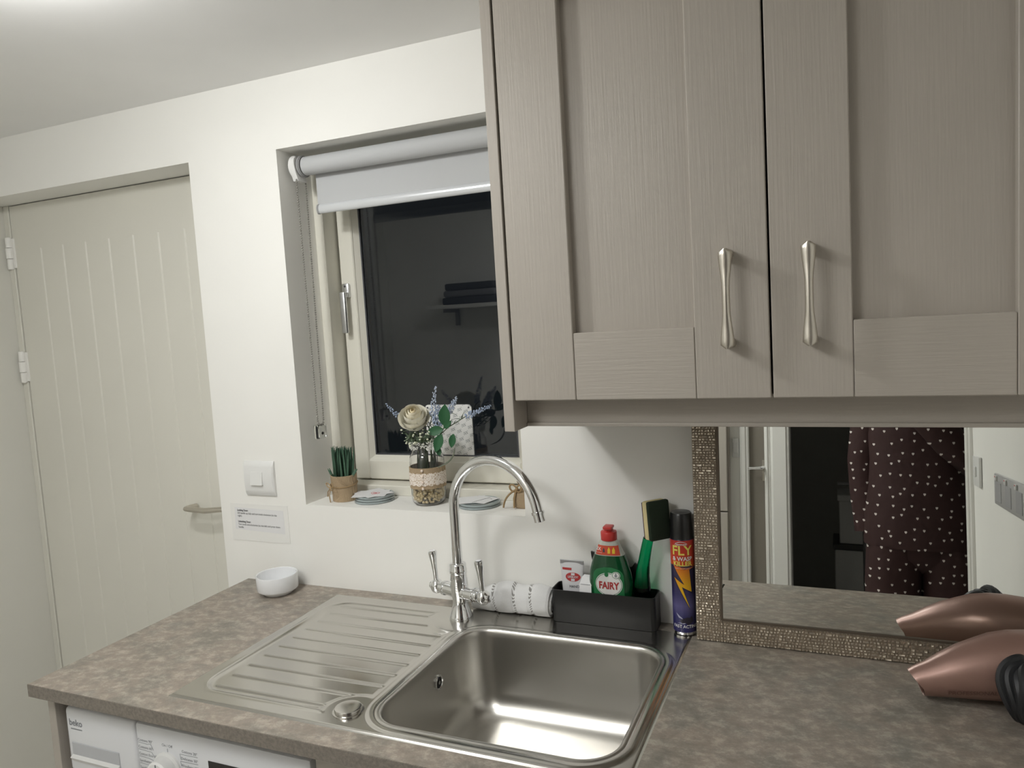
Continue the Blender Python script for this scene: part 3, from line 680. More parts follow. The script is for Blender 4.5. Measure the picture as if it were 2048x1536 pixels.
for i, (b0, t0, lab) in enumerate(lav):
    f_ = thing('lavender_sprig', lab, 'flower', (JX, JY, JZ + .05), group='lavender sprigs in the jar')
    bx, by = (-.012, -.003, .004, .010, .014)[i], (.004, .012, -.012, .008, -.006)[i]
    stp = stalk(b0, bx, by)
    part('stem', MB().tube(stp, .0010, 6), 'stem', f_)
    m = MB(); blob_spike(m, b0, t0, .0068 if i != 2 else .014, 62 if i != 2 else 110, i); part('blossom', m, 'lavender' if i % 2 == 0 else 'lavender_pale', f_, True, 80)
    m = MB(); rd = random.Random(20 + i)
    for k in range(11):
        q = stp[3].lerp(stp[4], rd.random()) if k < 6 else stp[2].lerp(stp[3], rd.uniform(.3, 1)); dv = Vector((rd.uniform(-1, 1), rd.uniform(-1, .4), rd.uniform(-.1, 1))).normalized()
        e_ = q + dv * rd.uniform(.015, .028); m.tube(bez(q, q + dv * .012 + Vector((0, 0, .004)), e_ + Vector((0, 0, -.003)), 5), [.0009, .001, .0009, .0007, .0005, .0002], 5)
    part('leaves', m, mat('lavender_leaf', (.10, .14, .085), .7), f_)
# rose
rc = Vector((-.410, .050, .426))
f_ = thing('rose', 'cream white rose with open petals in the jar', 'flower', (JX, JY, JZ + .05))
part('stem', MB().tube(stalk(rc - Vector((0, 0, .022)), -.004, -.008), .0018, 7), 'stem', f_)
face = Vector((.26, -.60, .76)).normalized(); fu = face.cross(Vector((0, 0, 1))).normalized(); fv = fu.cross(face)
def petal(R, half, th0, ang, curl_, off):
    m = MB()
    def fn(s):
        def g(u_, v_):
            x = (u_ - .5) * 2; edge = 1 - .10 * abs(x) ** 3
            th = radians(158) + (radians(th0) * (2 - edge) - radians(158)) * v_
            a = ang + x * half * (.45 + .55 * min(1, v_ * 1.6))
            rr = R * (1 + curl_ * max(0, v_ - .7) ** 2 * 6) + s - .0012 * x * x
            return tuple(rc + (fu * cos(a) + fv * sin(a)) * (rr * sin(th)) + face * (rr * cos(th) * 1.05 + off + .0016 * sin(x * 3 + ang * 2) * v_))
        return g
    m.grid(fn(0), 8, 9); m.grid(fn(-.0007), 8, 9); return m
for (n_, R, half, th0, cu_, off) in ((2, .0075, 1.9, 40, 0, .0200), (3, .0130, 1.25, 50, .05, .0165), (4, .0185, .95, 57, .12, .0120), (5, .0240, .80, 64, .20, .0070), (5, .0295, .78, 72, .30, .0010), (6, .0325, .68, 84, .40, -.0030)):
    for k in range(n_):
        part('petal', petal(R, half, th0 + 4 * (k % 2), 2 * pi * k / n_ + R * 130, cu_, off), 'rose_heart' if R < .01 else ('rose_mid' if R < .02 else 'rose'), f_, True, 80)
m = MB()
for k in range(5): leaf_shape(m, rc - face * .017, fu * cos(k * 1.257) + fv * sin(k * 1.257) - face * .4, face, .018, .004)
part('sepals', m, 'leaf', f_)
# eucalyptus-like leaf sprig
f_ = thing('leaf_sprig', 'dark green sprig with large oval leaves on the right of the jar', 'foliage', (JX, JY, JZ + .05))
sp_ = [Vector((JX + .012, JY - .010, JZ + .05)), Vector((JX + .022, JY - .012, JZ + .146)), Vector((-.352, .052, .372)), Vector((-.335, .050, .392)), Vector((-.318, .052, .425))]
part('stem', MB().tube(sp_, .0012, 6), 'stem', f_)
for c, d_, L, wd in (((-.328, .050, .405), (.12, -.1, 1), .052, .0165), ((-.332, .048, .396), (-.75, -.1, -.12), .042, .0135), ((-.336, .046, .385), (-.35, -.15, -.9), .046, .0135), ((-.306, .050, .385), (-.2, -.1, -.95), .034, .010), ((-.328, .046, .400), (.5, -.1, .4), .028, .009), ((-.350, .05, .352), (.2, -.1, -.9), .02, .008)):
    m = MB(); leaf_shape(m, c, d_, (.25, -1, .25), L, wd, .05); part('leaf', m, 'leaf', f_, True, 80)
m = MB(); rd = random.Random(77)
for k in range(16):
    a = rd.uniform(0, 2 * pi); r = .024 * sqrt(rd.random()); leaf_shape(m, (JX + r * cos(a), JY + r * sin(a), JZ + .050), (rd.uniform(-.06, .06), rd.uniform(-.06, .06), 1), (cos(a), sin(a), 0), rd.uniform(.075, .095), .0065, .0)
part('stem_leaves', m, mat('leaf_dark', (.035, .055, .03), .6), f_, True, 80)
part('trailing_stem', MB().tube(bez((-.306, .052, .352), (-.308, .05, .318), (-.352, .045, .305), 10), [.001 + .0012 * sin(pi * i / 10) for i in range(11)], 7), mat('stem_grey', (.16, .18, .13), .6), f_)
# small white filler flowers
for i, (t0, lab) in enumerate((((-.424, .045, .378), 'sprig of tiny cream buds under the white rose'), ((-.385, .040, .374), 'sprig of tiny cream blossoms at the jar mouth'), ((-.360, .048, .386), 'wispy sprig with tiny white dots behind the oval leaves'))):
    f_ = thing('filler_sprig', lab, 'flower', (JX, JY, JZ + .05), group='small filler flowers in the jar')
    stp = stalk(t0, (-.016, -.002, .008)[i], (-.012, -.016, -.01)[i]); m = MB().tube(stp, .0010, 6); ml = MB(); mf = MB(); rd = random.Random(40 + i)
    for k in range(16):
        q = stp[2].lerp(stp[4], rd.uniform(.1, 1)); e_ = q + Vector((rd.uniform(-.024, .024), rd.uniform(-.02, .006), rd.uniform(-.012, .024)))
        m.tube([q, q.lerp(e_, .5) + Vector((0, 0, .003)), e_], [.0006, .0005, .0003], 4)
        s_ = rd.uniform(.0014, .0034); mf.sphere(tuple(e_), (s_, s_, s_ * .8), 7, 5)
        dv = Vector((rd.uniform(-1, 1), rd.uniform(-.6, .2), rd.uniform(-.3, 1))).normalized(); leaf_shape(ml, q, dv, (0, -1, .5), rd.uniform(.012, .024), .0022)
    part('twigs', m, 'stem', f_); part('buds', mf, 'tiny_flower', f_, True, 80); part('leaves', ml, 'lavender_leaf', f_, True, 80)

# ================================================================== burlap pots
def grass_pot(name, lab, px, py, grass=True, bow=1, dirx=-.2, full=True):
    f_ = thing(name, lab, 'potted plant', (px, py, JZ))
    r1, r2, hh = .0315, .0335, .066
    part('pot_wrap', MB().lathe([(.0295, 0), (r1, .001), (.0320, .03), (r2, hh), (r2 - .002, hh + .0005), (.031, hh - .004), (.030, .05), (0, .05)], (px, py, JZ), 40), 'burlap', f_, True, 50)
    fold = MB().tube(bez((px + .002, py - .034, JZ + .066), (px + .012, py - .037, JZ + .054), (px + .026, py - .026, JZ + .045), 6), .0012, 5); part('fold', fold, 'burlap', f_)
    a0 = atan2(-.85, -.6) if bow == 1 else atan2(-.4, -.9)
    tw = part('twine', MB().tube([(px + .0335 * cos(a), py + .0335 * sin(a), JZ + .042 + .004 * sin(a)) for a in (2 * pi * i / 40 for i in range(41))], .0015, 6, False), 'jute', f_)
    k = Vector((px + .035 * cos(a0), py + .035 * sin(a0), JZ + .039)); od = Vector((cos(a0), sin(a0), 0)); sd = Vector((-sin(a0), cos(a0), 0))
    part('knot', MB().sphere(tuple(k), (.0035, .0035, .0035), 8, 6), 'jute', tw)
    for sgn, out, up in ((-1, .034, .008), (1, .020, .004)):
        loop = [k + sd * (-sgn * out * (1 - cos(2 * pi * i / 14)) * .5) + Vector((0, 0, up * sin(2 * pi * i / 14) * 1.2 + .006 * (1 - cos(2 * pi * i / 14)) * .5)) + od * (.006 * sin(pi * i / 14)) for i in range(15)]
        part('bow_loop', MB().tube(loop, .0013, 6), 'jute', tw)
    for sx_, dz in ((-.004, -.038), (.014, -.026)):
        e_ = k - sd * sx_ + od * .006 + Vector((0, 0, dz)); part('bow_tail', MB().tube([k, k.lerp(e_, .5) + od * .004, e_], .0014, 6), 'jute', tw)
    if grass:
        m = MB(); hgt = .085
        m.grid(lambda u_, v_: ((u_ - .5) * .0052 * (1 - v_ ** 4 * .8), .0008 * (1 - abs(u_ - .5) * 2), hgt * v_), 2, 5); m.grid(lambda u_, v_: ((.5 - u_) * .0052 * (1 - v_ ** 4 * .8), -.0012 + .0008 * abs(u_ - .5), hgt * v_), 2, 5)
        first = None; rd = random.Random(9)
        for i in range(92):
            a = rd.uniform(0, 2 * pi); r = .025 * sqrt(rd.random())
            if first is None:
                first = part('grass_blade', MB().add(m.v, m.f), 'chive', f_, True, 80); o = first; o.data.transform(Matrix.Translation((px, py, JZ)))
            else: o = clone(first)
            o.location = (r * cos(a), r * sin(a), .048)
            o.rotation_euler = (rd.uniform(-.05, .05), rd.uniform(-.06, .06) + r * cos(a) * 2.5, rd.uniform(-.7, .7)); sc_ = rd.uniform(.92, 1.08) if i < 86 else .45
            o.scale = (1, 1, sc_)
            if i >= 86: o.rotation_euler = (rd.uniform(-.4, .2), (.55 if i % 2 else -.6), rd.uniform(-.4, .4)); o.location = ((.022 if i % 2 else -.022), -.01, .05)
    return f_
grass_pot('grass_pot', 'bunch of green artificial grass in a burlap pot at the left of the sill', -.640, .066)
bg = thing('burlap_bundle', 'small burlap bundle tied with a jute bow at the right end of the sill', 'ornament', (-.148, .085, JZ))
part('bundle', MB().lathe([(.024, 0), (.027, .004), (.028, .02), (.024, .034), (.012, .042), (.009, .046), (.013, .053), (.017, .060), (.013, .061), (.004, .055)], (-.148, .085, JZ), 30), 'burlap', bg, True, 60)
kk = Vector((-.160, .068, JZ + .044)); kn = part('bow_knot', MB().sphere(tuple(kk), .0045, 10, 8), 'jute', bg)
for dx_, dz_, r_ in ((-.016, .010, .0022), (.014, .008, .0022)): part('bow_loop', MB().tube([kk + Vector((dx_ * .5 * (1 - cos(a)), -.004 * sin(a / 2), dz_ * .6 * (1 - cos(a)) * .5 + .008 * sin(a))) for a in (2 * pi * i / 16 for i in range(17))], r_, 6), 'jute', bg)
for ex_, ey_ in ((-.030, -.014), (-.004, -.012)): part('bow_tail', MB().tube(bez(kk, kk + Vector((ex_ * .9, ey_, -.012)), (kk.x + ex_, kk.y + ey_, JZ + .003), 8), .0024, 6), 'jute', bg)

# ================================================================== coasters with paper slips
def coaster_stack(cx, cy, n, lab, grp, slips):
    z = JZ
    for i in range(n):
        ox, oy = random.uniform(-.004, .004), random.uniform(-.003, .003); r = .050 - .001 * i
        lb = '%s glass coaster of the stack %s' % (('lowest', 'middle', 'topmost')[i], lab)
        solo('glass_coaster', MB().lathe([(r - .003, 0), (r, .0012), (r, .0042), (r - .002, .0056), (r - .004, .005), (0, .0048)], (cx + ox, cy + oy, z), 48), 'coaster_glass', lb, 'coaster', (cx + ox, cy + oy, z), grp, ang=50)
        z += .0058
    for j, (dx, dy, w_, h_, rz, lbl) in enumerate(slips):
        z += .0006
        c, s = cos(rz), sin(rz); P = [(cx + dx + c * a * w_ / 2 - s * b_ * h_ / 2, cy + dy + s * a * w_ / 2 + c * b_ * h_ / 2) for a, b_ in ((-1, -1), (1, -1), (1, 1), (-1, 1))]
        sl = solo('paper_slip', MB().prism(P, lambda x, y, k: (x, y, z + k), 0, .0005), 'paper', lbl, 'paper', (cx + dx, cy + dy, z), 'paper slips on the coasters', smooth=False)
        if j == len(slips) - 1 and cx < -.4:
            hp = [(cx + dx + .012 * (16 * sin(t) ** 3) / 16 + .006, cy + dy - .004 + .011 * (13 * cos(t) - 5 * cos(2 * t) - 2 * cos(3 * t) - cos(4 * t)) / 16, z + .0008) for t in (2 * pi * i / 30 for i in range(31))]
            part('heart_outline', MB().tube(hp, .0004, 5, False), 'red_ink', sl); part('heart_outline', MB().tube([(cx + dx + .006 + (x - cx - dx - .006) * .4, cy + dy - .004 + (y - cy - dy + .004) * .4, zz) for x, y, zz in hp], .0003, 5, False), 'red_ink', sl)
        if j == len(slips) - 1 and cx > -.4:
            part('pen_lines', MB().tube([(cx + dx - .01, cy + dy - .03, z + .0007), (cx + dx + .012, cy + dy + .02, z + .0007), (cx + dx + .026, cy + dy + .004, z + .0007)], .0004, 5), 'ink', sl)
coaster_stack(-.556, .072, 3, 'left of the jar', 'glass coasters left of the jar', [(-.006, -.004, .085, .07, .35, 'blank lower paper slip on the coasters left of the jar'), (-.002, .002, .078, .072, -.5, 'paper slip with a red heart on the coasters left of the jar')])
coaster_stack(-.262, .075, 2, 'right of the jar', 'glass coasters right of the jar', [(-.022, .0, .07, .066, .5, 'blank lower paper slip on the coasters behind the tap'), (.004, .004, .064, .06, -.25, 'paper slip with black pen lines on the coasters behind the tap')])
# ================================================================== towel
def towelm():
    m = mat('towel', (.80, .80, .79), .95, sheen=.3); t = NT(m)
    sx = t.n('ShaderNodeSeparateXYZ'); tc = t.n('ShaderNodeTexCoord'); t.l(tc.outputs['UV'], sx.inputs[0])
    # uv: x along the roll in metres, y round it in metres
    u = t.math('ADD', sx.outputs[0], 0.0); bands = None
    for x0 in (.058, .108, .148):
        d_ = t.math('ABSOLUTE', t.math('SUBTRACT', u, x0)); b = t.math('LESS_THAN', d_, .0032)
        bands = b if bands is None else t.math('MAXIMUM', bands, b)
    dash = t.math('GREATER_THAN', t.math('FRACT', t.math('MULTIPLY', sx.outputs[1], 1 / .0085)), .45)
    f = t.math('MULTIPLY', bands, dash)
    n = t.noise(t.coords((1, 1, 1)), 700, 3, .7); t.bump(n, .7, .0018)
    t.col(t.mix(f, (.80, .80, .79), (.30, .29, .27)))
towelm()
m = MB(); nu, nv = 90, 64; uvs = []
T0, T1 = Vector((-.236, -.032, 0)), Vector((-.047, -.036, 0))
for i in range(nu + 1):
    t_ = i / nu; c = T0.lerp(T1, t_); R = (.020 + .0125 * sstep(0, .35, t_) + .0015 * sin(t_ * 17)) * (1 - .06 * sstep(.97, 1, t_))
    for j in range(nv):
        a = 2 * pi * j / nv; tw = a + t_ * .9
        rr = R * (1 + .035 * sin(3 * tw + 1) + .02 * sin(7 * tw + 4 * t_) ) - (.0022 * sum(math.exp(-((t_ * .19 - x0 + .0) / .004) ** 2) for x0 in (.058, .108, .148)))
        yy = c.y + rr * .98 * cos(a); zz = .0035 + R * .98 + rr * sin(a)
        m.v.append((c.x + .0, min(-.0012, yy), max(.0036, zz)))
        uvs.append((t_ * .19 - .03 * (a / (2 * pi)) + (.012), rr * a))
for i in range(nu):
    for j in range(nv):
        k = (j + 1) % nv; m.f.append([i * nv + j, i * nv + k, (i + 1) * nv + k, (i + 1) * nv + j])
# spiral ends
for i, cc in ((0, T0), (nu, T1)):
    R = .02 if i == 0 else .033
    o0 = i * nv; cen = Vector((sum(m.v[o0 + j][0] for j in range(nv)) / nv, sum(m.v[o0 + j][1] for j in range(nv)) / nv, sum(m.v[o0 + j][2] for j in range(nv)) / nv))
    prev = list(range(o0, o0 + nv))
    for q in range(1, 8):
        sc_ = 1 - q / 8; off = (.004 if i else -.003) * (1 if q % 2 == 0 else -.6)
        cur = []
        for j in range(nv):
            p_ = Vector(m.v[o0 + j]); w_ = cen + (p_ - cen) * sc_; cur.append(len(m.v)); m.v.append((w_.x + off, w_.y, w_.z)); uvs.append((.0, 0))
        for j in range(nv):
            k = (j + 1) % nv; m.f.append([prev[j], prev[k], cur[k], cur[j]] if i else [prev[k], prev[j], cur[j], cur[k]])
        prev = cur
    m.f.append(prev if i else prev[::-1])
tw_ = solo('rolled_towel', m, 'towel', 'rolled white hand towel with dashed grey stripes behind the tap', 'towel', (-.14, -.034, .0035), ang=80)
uvl = tw_.data.uv_layers.new(name='UVMap')
for lp_ in tw_.data.loops: uvl.data[lp_.index].uv = uvs[lp_.vertex_index]

# ================================================================== black caddy with washing-up things
KX0, KX1, KY0, KY1, KH = -.040, .182, -.060, -.005, .0725
cd = thing('sink_caddy', 'black plastic caddy standing behind the sink bowl', 'caddy', (.07, -.032, .0035))
o_ = rrect((KX0 + KX1) / 2, (KY0 + KY1) / 2, (KX1 - KX0) / 2, (KY1 - KY0) / 2, .010, 5); i_ = rrect((KX0 + KX1) / 2, (KY0 + KY1) / 2, (KX1 - KX0) / 2 - .0022, (KY1 - KY0) / 2 - .0022, .008, 5)
lo = lambda P, z: [(x, y, z) for x, y in P]
part('caddy_box', MB().loft([lo(o_, .0037), lo(o_, KH), lo(i_, KH), lo(i_, .006)], True, True), 'plastic_black', cd, True, 30)
part('divider', MB().box(.030, KY0 + .003, .0065, .0315, KY1 - .003, .06), 'plastic_black', cd, False)

# hand cream tube
ht = thing('hand_cream_tube', 'white squeeze tube with red oval logo in the black caddy', 'tube', (-.002, -.024, .0065))
loops = []
for i in range(13):
    t_ = i / 12; z = .030 + .094 * t_; hw = .0215 + .005 * t_; hd = .0125 * (1 - t_) ** .8 + .0012
    loops.append([(-.002 + hw * cos(a) * (abs(cos(a)) ** -.15 if abs(cos(a)) > .01 else 1), -.024 + hd * sin(a), z) for a in (2 * pi * q / 28 for q in range(28))])
part('tube_body', MB().loft(loops), mat('tube_white', (.66, .66, .67), .35), ht, True, 50)
part('crimp', MB().box(-.0285, -.0255, .1185, .0245, -.0225, .1275, .0006), mat('silver_band', (.45, .45, .46), .3, .6), ht)
part('cap', MB().lathe([(.017, .0065), (.0175, .010), (.0175, .029), (.016, .031)], (-.002, -.024, 0), 24), 'tube_white', ht)
def tube_fn(cx, cz):
    def g(x, y):
        z = cz + y; t_ = (z - .030) / .094; hd = .0125 * max(0, 1 - t_) ** .8 + .0012; hw = .0215 + .005 * t_; X = cx + x; s = min(1, abs((X + .002) / hw))
        return (X, -.024 - hd * sqrt(max(0, 1 - s * s)) - .0006, z)
    return g
def disc_mb(fn, rx, ry, n=36):
    m = MB()
    for q in range(1, 6): pass
    rings = [[fn(rx * k * cos(a), ry * k * sin(a)) for a in (2 * pi * i / n for i in range(n))] for k in (1, .75, .5, .25, .02)]
    m.loft(rings, False, True); return m
red = mat('label_red', (.42, .035, .035), .45)
lg = part('logo_oval', disc_mb(tube_fn(.001, .0925), .0165, .0095), red, ht, False)
m = MB()
for (x0, y0, x1, y1) in ((-.004, -.0085, .004, -.0035), (-.004, .0035, .004, .0085)):
    g = tube_fn(.001, .0925); m.grid(lambda u_, v_: tuple(Vector(g(x0 + (x1 - x0) * u_, y0 + (y1 - y0) * v_)) + Vector((0, -.0003, 0))), 3, 3)
part('logo_cross', m, 'tube_white', ht, False)
part('lettering', text('LIFEBUOY', .0062, lambda x, y: tuple(Vector(tube_fn(.001, .0925)(x, y)) + Vector((0, -.0006, 0))), .02, narrow=.85), 'tube_white', ht, False)
part('lettering', text('HAND', .0075, tube_fn(.004, .0725), .01), 'ink', ht, False)
g = tube_fn(-.0125, .109)
part('label_strip', MB().grid(lambda u_, v_: g((u_ - .5) * .021, (v_ - .5) * .005), 6, 2), red, ht, False)
# small white folded pack
wp = solo('white_sachet', MB().loft([[(.020, -.050, .03), (.046, -.050, .03), (.046, -.030, .03), (.020, -.030, .03)], [(.021, -.050, .085), (.047, -.050, .083), (.045, -.030, .09), (.022, -.030, .09)], [(.025, -.040, .099), (.050, -.041, .098), (.049, -.032, .101), (.027, -.031, .101)]]), 'paper', 'small folded white sachet between the cream tube and the green bottle', 'sachet', (.033, -.04, .0065))
m = MB()
for k in range(7): m.box(.0245 + k * .003, -.0505, .0855, .026 + k * .003, -.0495, .0865)
part('dotted_line', m, 'grey_ink', wp, False)
wp.data.transform(Matrix.Translation((0, 0, -.0235 + .0)) @ Matrix.Identity(4)) if False else None

# green washing-up bottle
fx, fyy = .086, -.035
fb = thing('dish_soap_bottle', 'dark green washing-up liquid bottle with red cap in the caddy', 'bottle', (fx, fyy, .0065))
prof = [(.0065, .038, .0185), (.010, .040, .0195), (.05, .0455, .0205), (.09, .0465, .0205), (.115, .0435, .0200), (.14, .0365, .0185), (.155, .0305, .0170), (.17, .0235, .0152), (.178, .0195, .0142), (.182, .0168, .0135)]
def sect(z, hw, hd, n=40, cx=fx, cy=fyy): return [(cx + hw * (abs(cos(a)) ** .8) * (1 if cos(a) >= 0 else -1), cy + hd * (abs(sin(a)) ** .8) * (1 if sin(a) >= 0 else -1), z) for a in (2 * pi * q / n for q in range(n))]
i0 = 6
part('bottle_body', MB().loft([sect(*q) for q in prof[:i0]] + [sect(.1515, .0319, .0174)]), 'dark_green_bottle', fb, True, 60)
part('bottle_neck', MB().loft([sect(.1516, .0319, .0174)] + [sect(*q) for q in prof[i0:]]), mat('bottle_clear', (.50, .52, .46), .1, coat=.3), fb, True, 60)
def bot_fn(cx, cz, lift=.0008):
    def g(x, y):
        z = cz + y; X = cx + x
        for (za, ha, da), (zb, hb, db) in zip(prof[:-1], prof[1:]):
            if za <= z <= zb: k = (z - za) / (zb - za); hw = ha + (hb - ha) * k; hd = da + (db - da) * k; break
        else: hw, hd = .03, .018
        ca = min(1, abs((X - fx) / hw)) ** (1 / .8); sa_ = sqrt(max(0, 1 - ca * ca)) ** .8
        return (X, fyy - hd * sa_ - lift, z)
    return g
cap_red = mat('cap_red', (.50, .035, .03), .35)
cp = part('cap', MB().lathe([(.0165, .182), (.0168, .1835), (.0168, .198), (.0160, .1995), (.011, .2005), (.0095, .202), (.0095, .209), (.009, .2105), (0, .2105)], (fx, fyy, 0), 32), cap_red, fb, True, 40)
part('flip_spout', MB().box(fx - .008, fyy - .017, .2065, fx + .011, fyy + .006, .2125, .002, 2), cap_red, cp)
part('neck_band', MB().grid(lambda u_, v_: bot_fn(fx, .1630, .0007)((u_ - .5) * (.052 - .010 * v_), (v_ - .5) * .0195), 16, 4), mat('band_red', (.55, .07, .03), .45), fb, True)
g = bot_fn(fx, .1630, .0012)
part('lettering', text('2X', .0095, lambda x, y: g(x - .0195, y + .002), .02), 'plastic_white', fb, False)
part('lettering', text('CONCENTRATED', .002, lambda x, y: g(x - .0195, y - .0055)), 'plastic_white', fb, False)
yel = mat('label_yellow', (.75, .52, .04), .45)
for x0 in (.0035, .0130):
    P = [(-.0028, -.006), (.0028, -.006), (.0028, .002), (.0012, .0045), (.0012, .0065), (-.0012, .0065), (-.0012, .0045), (-.0028, .002)]
    m = MB(); m.add([g(x0 + x, y) for x, y in P], [list(range(len(P)))]); part('bottle_icon', m, yel, fb, False)
P = [(-.0022, -.004), (.0022, -.004), (.0022, .001), (.001, .003), (.001, .0045), (-.001, .0045), (-.001, .003), (-.0022, .001)]
m = MB(); m.add([g(-.0075 + x, y) for x, y in P], [list(range(len(P)))]); part('bottle_icon', m, 'ink', fb, False)
g0 = bot_fn(fx, .0855, .0007)
mid = mat('label_green', (.015, .17, .055), .4)
P = []
for i in range(25):
    a = pi * i / 24; P.append((.033 * cos(a), .038 + .012 * sin(a)))
m = MB(); n_ = 12
m.grid(lambda u_, v_: g0((u_ - .5) * 2 * .0325 * (1 if v_ < .7 else sqrt(max(0, 1 - ((v_ - .7) / .3) ** 2.2)) * .75 + .25), -.03 + .073 * v_), 14, 14)
part('front_label', m, mid, fb, True)
g1, g2, g3 = bot_fn(fx + .001, .093, .0011), bot_fn(fx + .001, .093, .0014), bot_fn(fx + .001, .093, .0018)
part('logo_ring', disc_mb(g1, .0285, .0245), 'plastic_white', fb, False); part('logo_ring', disc_mb(bot_fn(fx + .001, .093, .0012), .0272, .0232), mid, fb, False); part('logo_disc', disc_mb(g2, .0262, .0222), 'plastic_white', fb, False)
part('lettering', text('FAIRY', .0205, lambda x, y: g3(x, y - .003), .035, narrow=.80), red, fb, False)
drop = [(0, .0075), (.0032, .001), (.0036, -.002), (.0022, -.0045), (0, -.0052), (-.0022, -.0045), (-.0036, -.002), (-.0032, .001)]
m = MB(); g4 = bot_fn(fx - .003, .1150, .0019); m.add([g4(x * 1.2, y * 1.2) for x, y in drop], [list(range(8))]); part('drop_icon', m, mid, fb, False)
g5 = bot_fn(fx + .017, .1130, .0020)
part('badge', disc_mb(g5, .0088, .0075), 'plastic_white', fb, False); part('badge', disc_mb(bot_fn(fx + .017, .1130, .0022), .0078, .0065), mid, fb, False); part('badge', disc_mb(bot_fn(fx + .017, .1130, .0024), .0068, .0056), 'plastic_white', fb, False)
m = MB(); g6 = bot_fn(fx + .017, .1130, .0026); m.add([g6(x * .75, y * .75) for x, y in drop], [list(range(8))]); part('drop_icon', m, 'grey_ink', fb, False)

# black scrubbing brush behind the bottle
sb = thing('scrubbing_brush', 'black scrubbing brush standing behind the green bottle', 'brush', (.088, -.0105, .0065))
P = [(-.046, .0), (.046, .0), (.0475, .10), (.049, .118), (.044, .121), (.038, .112), (.02, .105), (-.02, .105), (-.034, .118), (-.042, .137), (-.050, .139), (-.049, .128), (-.0455, .11)]
part('brush_back', MB().prism(P, lambda x, z, k: (.088 + x, k, .0065 + z), -.0135, -.0085), 'plastic_black', sb, False)
m = MB()
for i in range(14):
    for j in range(5): m.box(.050 + i * .0055, -.0085, .012 + j * .016, .0525 + i * .0055, -.0078, .020 + j * .016)
part('bristles', m, 'rubber', sb, False, stuff=True)

# dish wand with green liquid and sponge
dw_ = thing('dish_wand', 'green liquid-filled dish wand with a sponge head in the caddy', 'dish wand', (.155, -.033, .0065))
wpts = [(.152, -.030, .012), (.151, -.030, .06), (.150, -.030, .085), (.1515, -.030, .11), (.157, -.031, .14), (.163, -.032, .168), (.168, -.033, .188)]
part('liquid_handle', MB().tube(wpts, [.0165, .0180, .0175, .0150, .0120, .0112, .0108], 20, True, .85), 'green_liquid', dw_, True, 60)
part('clear_neck', MB().tube([wpts[-1], (.174, -.033, .205), (.176, -.034, .23), (.177, -.034, .262)], [.0096, .0085, .008, .007], 16, True, .7), 'clear_plastic', dw_, True, 60)
Ms = Matrix.Translation((.187, -.040, .2305)) @ Matrix.Rotation(radians(46), 4, 'Z') @ Matrix.Rotation(radians(-5), 4, 'X')
spg = mat('sponge_yellow', (.72, .62, .33), .95); t = NT(spg); t.bump(t.noise(t.coords(), 900, 2), .6, .002)
scr = mat('scourer', (.016, .030, .014), .95); t = NT(scr); t.bump(t.noise(t.coords(), 1400, 3), .9, .002)
hs = part('sponge', MB().box(-.024, -.0045, -.039, .024, .0115, .039, .0045, 2, M=Ms), spg, dw_)
part('scourer_pad', MB().box(-.0245, -.0155, -.0395, .0245, -.0042, .0395, .004, 2, M=Ms), scr, hs)
part('sponge_plate', MB().box(-.023, .0115, -.036, .023, .0135, .036, .001, M=Ms), mat('plate_dark', (.06, .02, .04), .4), hs)

# ================================================================== aerosol can
ax_, ay_, ar_ = .2365, -.0385, .0232
ac = thing('insect_spray_can', 'fly killer aerosol can with black cap beside the mirror', 'spray can', (ax_, ay_, .0035))
part('can_base', MB().lathe([(.0205, .0037), (.0222, .0045), (.0222, .0085), (.0228, .010)], (ax_, ay_, 0), 40), 'chrome', ac)
def canm():
    m = mat('can_print', (.03, .03, .1), .3, coat=.3); t = NT(m)
    tc = t.n('ShaderNodeTexCoord'); sx = t.n('ShaderNodeSeparateXYZ'); t.l(tc.outputs['Object'], sx.inputs[0])
    c = t.ramp(t.math('MULTIPLY', sx.outputs[2], 5.0), [(0, (.022, .020, .10)), (.18, (.028, .026, .12)), (.30, (.10, .09, .22)), (.42, (.028, .024, .10)), (.55, (.022, .016, .06))])
    t.col(c)
canm()
part('can_body', MB().lathe([(ar_, .0100), (ar_, .196), (ar_ - .0008, .1975)], (ax_, ay_, 0), 56), 'can_print', ac)
part('cap', MB().lathe([(ar_ - .0002, .1975), (ar_ - .0008, .2), (ar_ - .0012, .212), (ar_ - .0022, .2455), (ar_ - .004, .2485), (ar_ - .0065, .2482), (.012, .2492), (0, .2495)], (ax_, ay_, 0), 48), mat('cap_black', (.012, .012, .012), .3), ac, True, 40)
A0 = atan2(-1.46, .29)
def can_fn(cz, lift=.0005, da=0.):
    def g(x, y):
        a = A0 + da + x / ar_; r = ar_ + lift; return (ax_ + r * cos(a), ay_ + r * sin(a), cz + y)
    return g
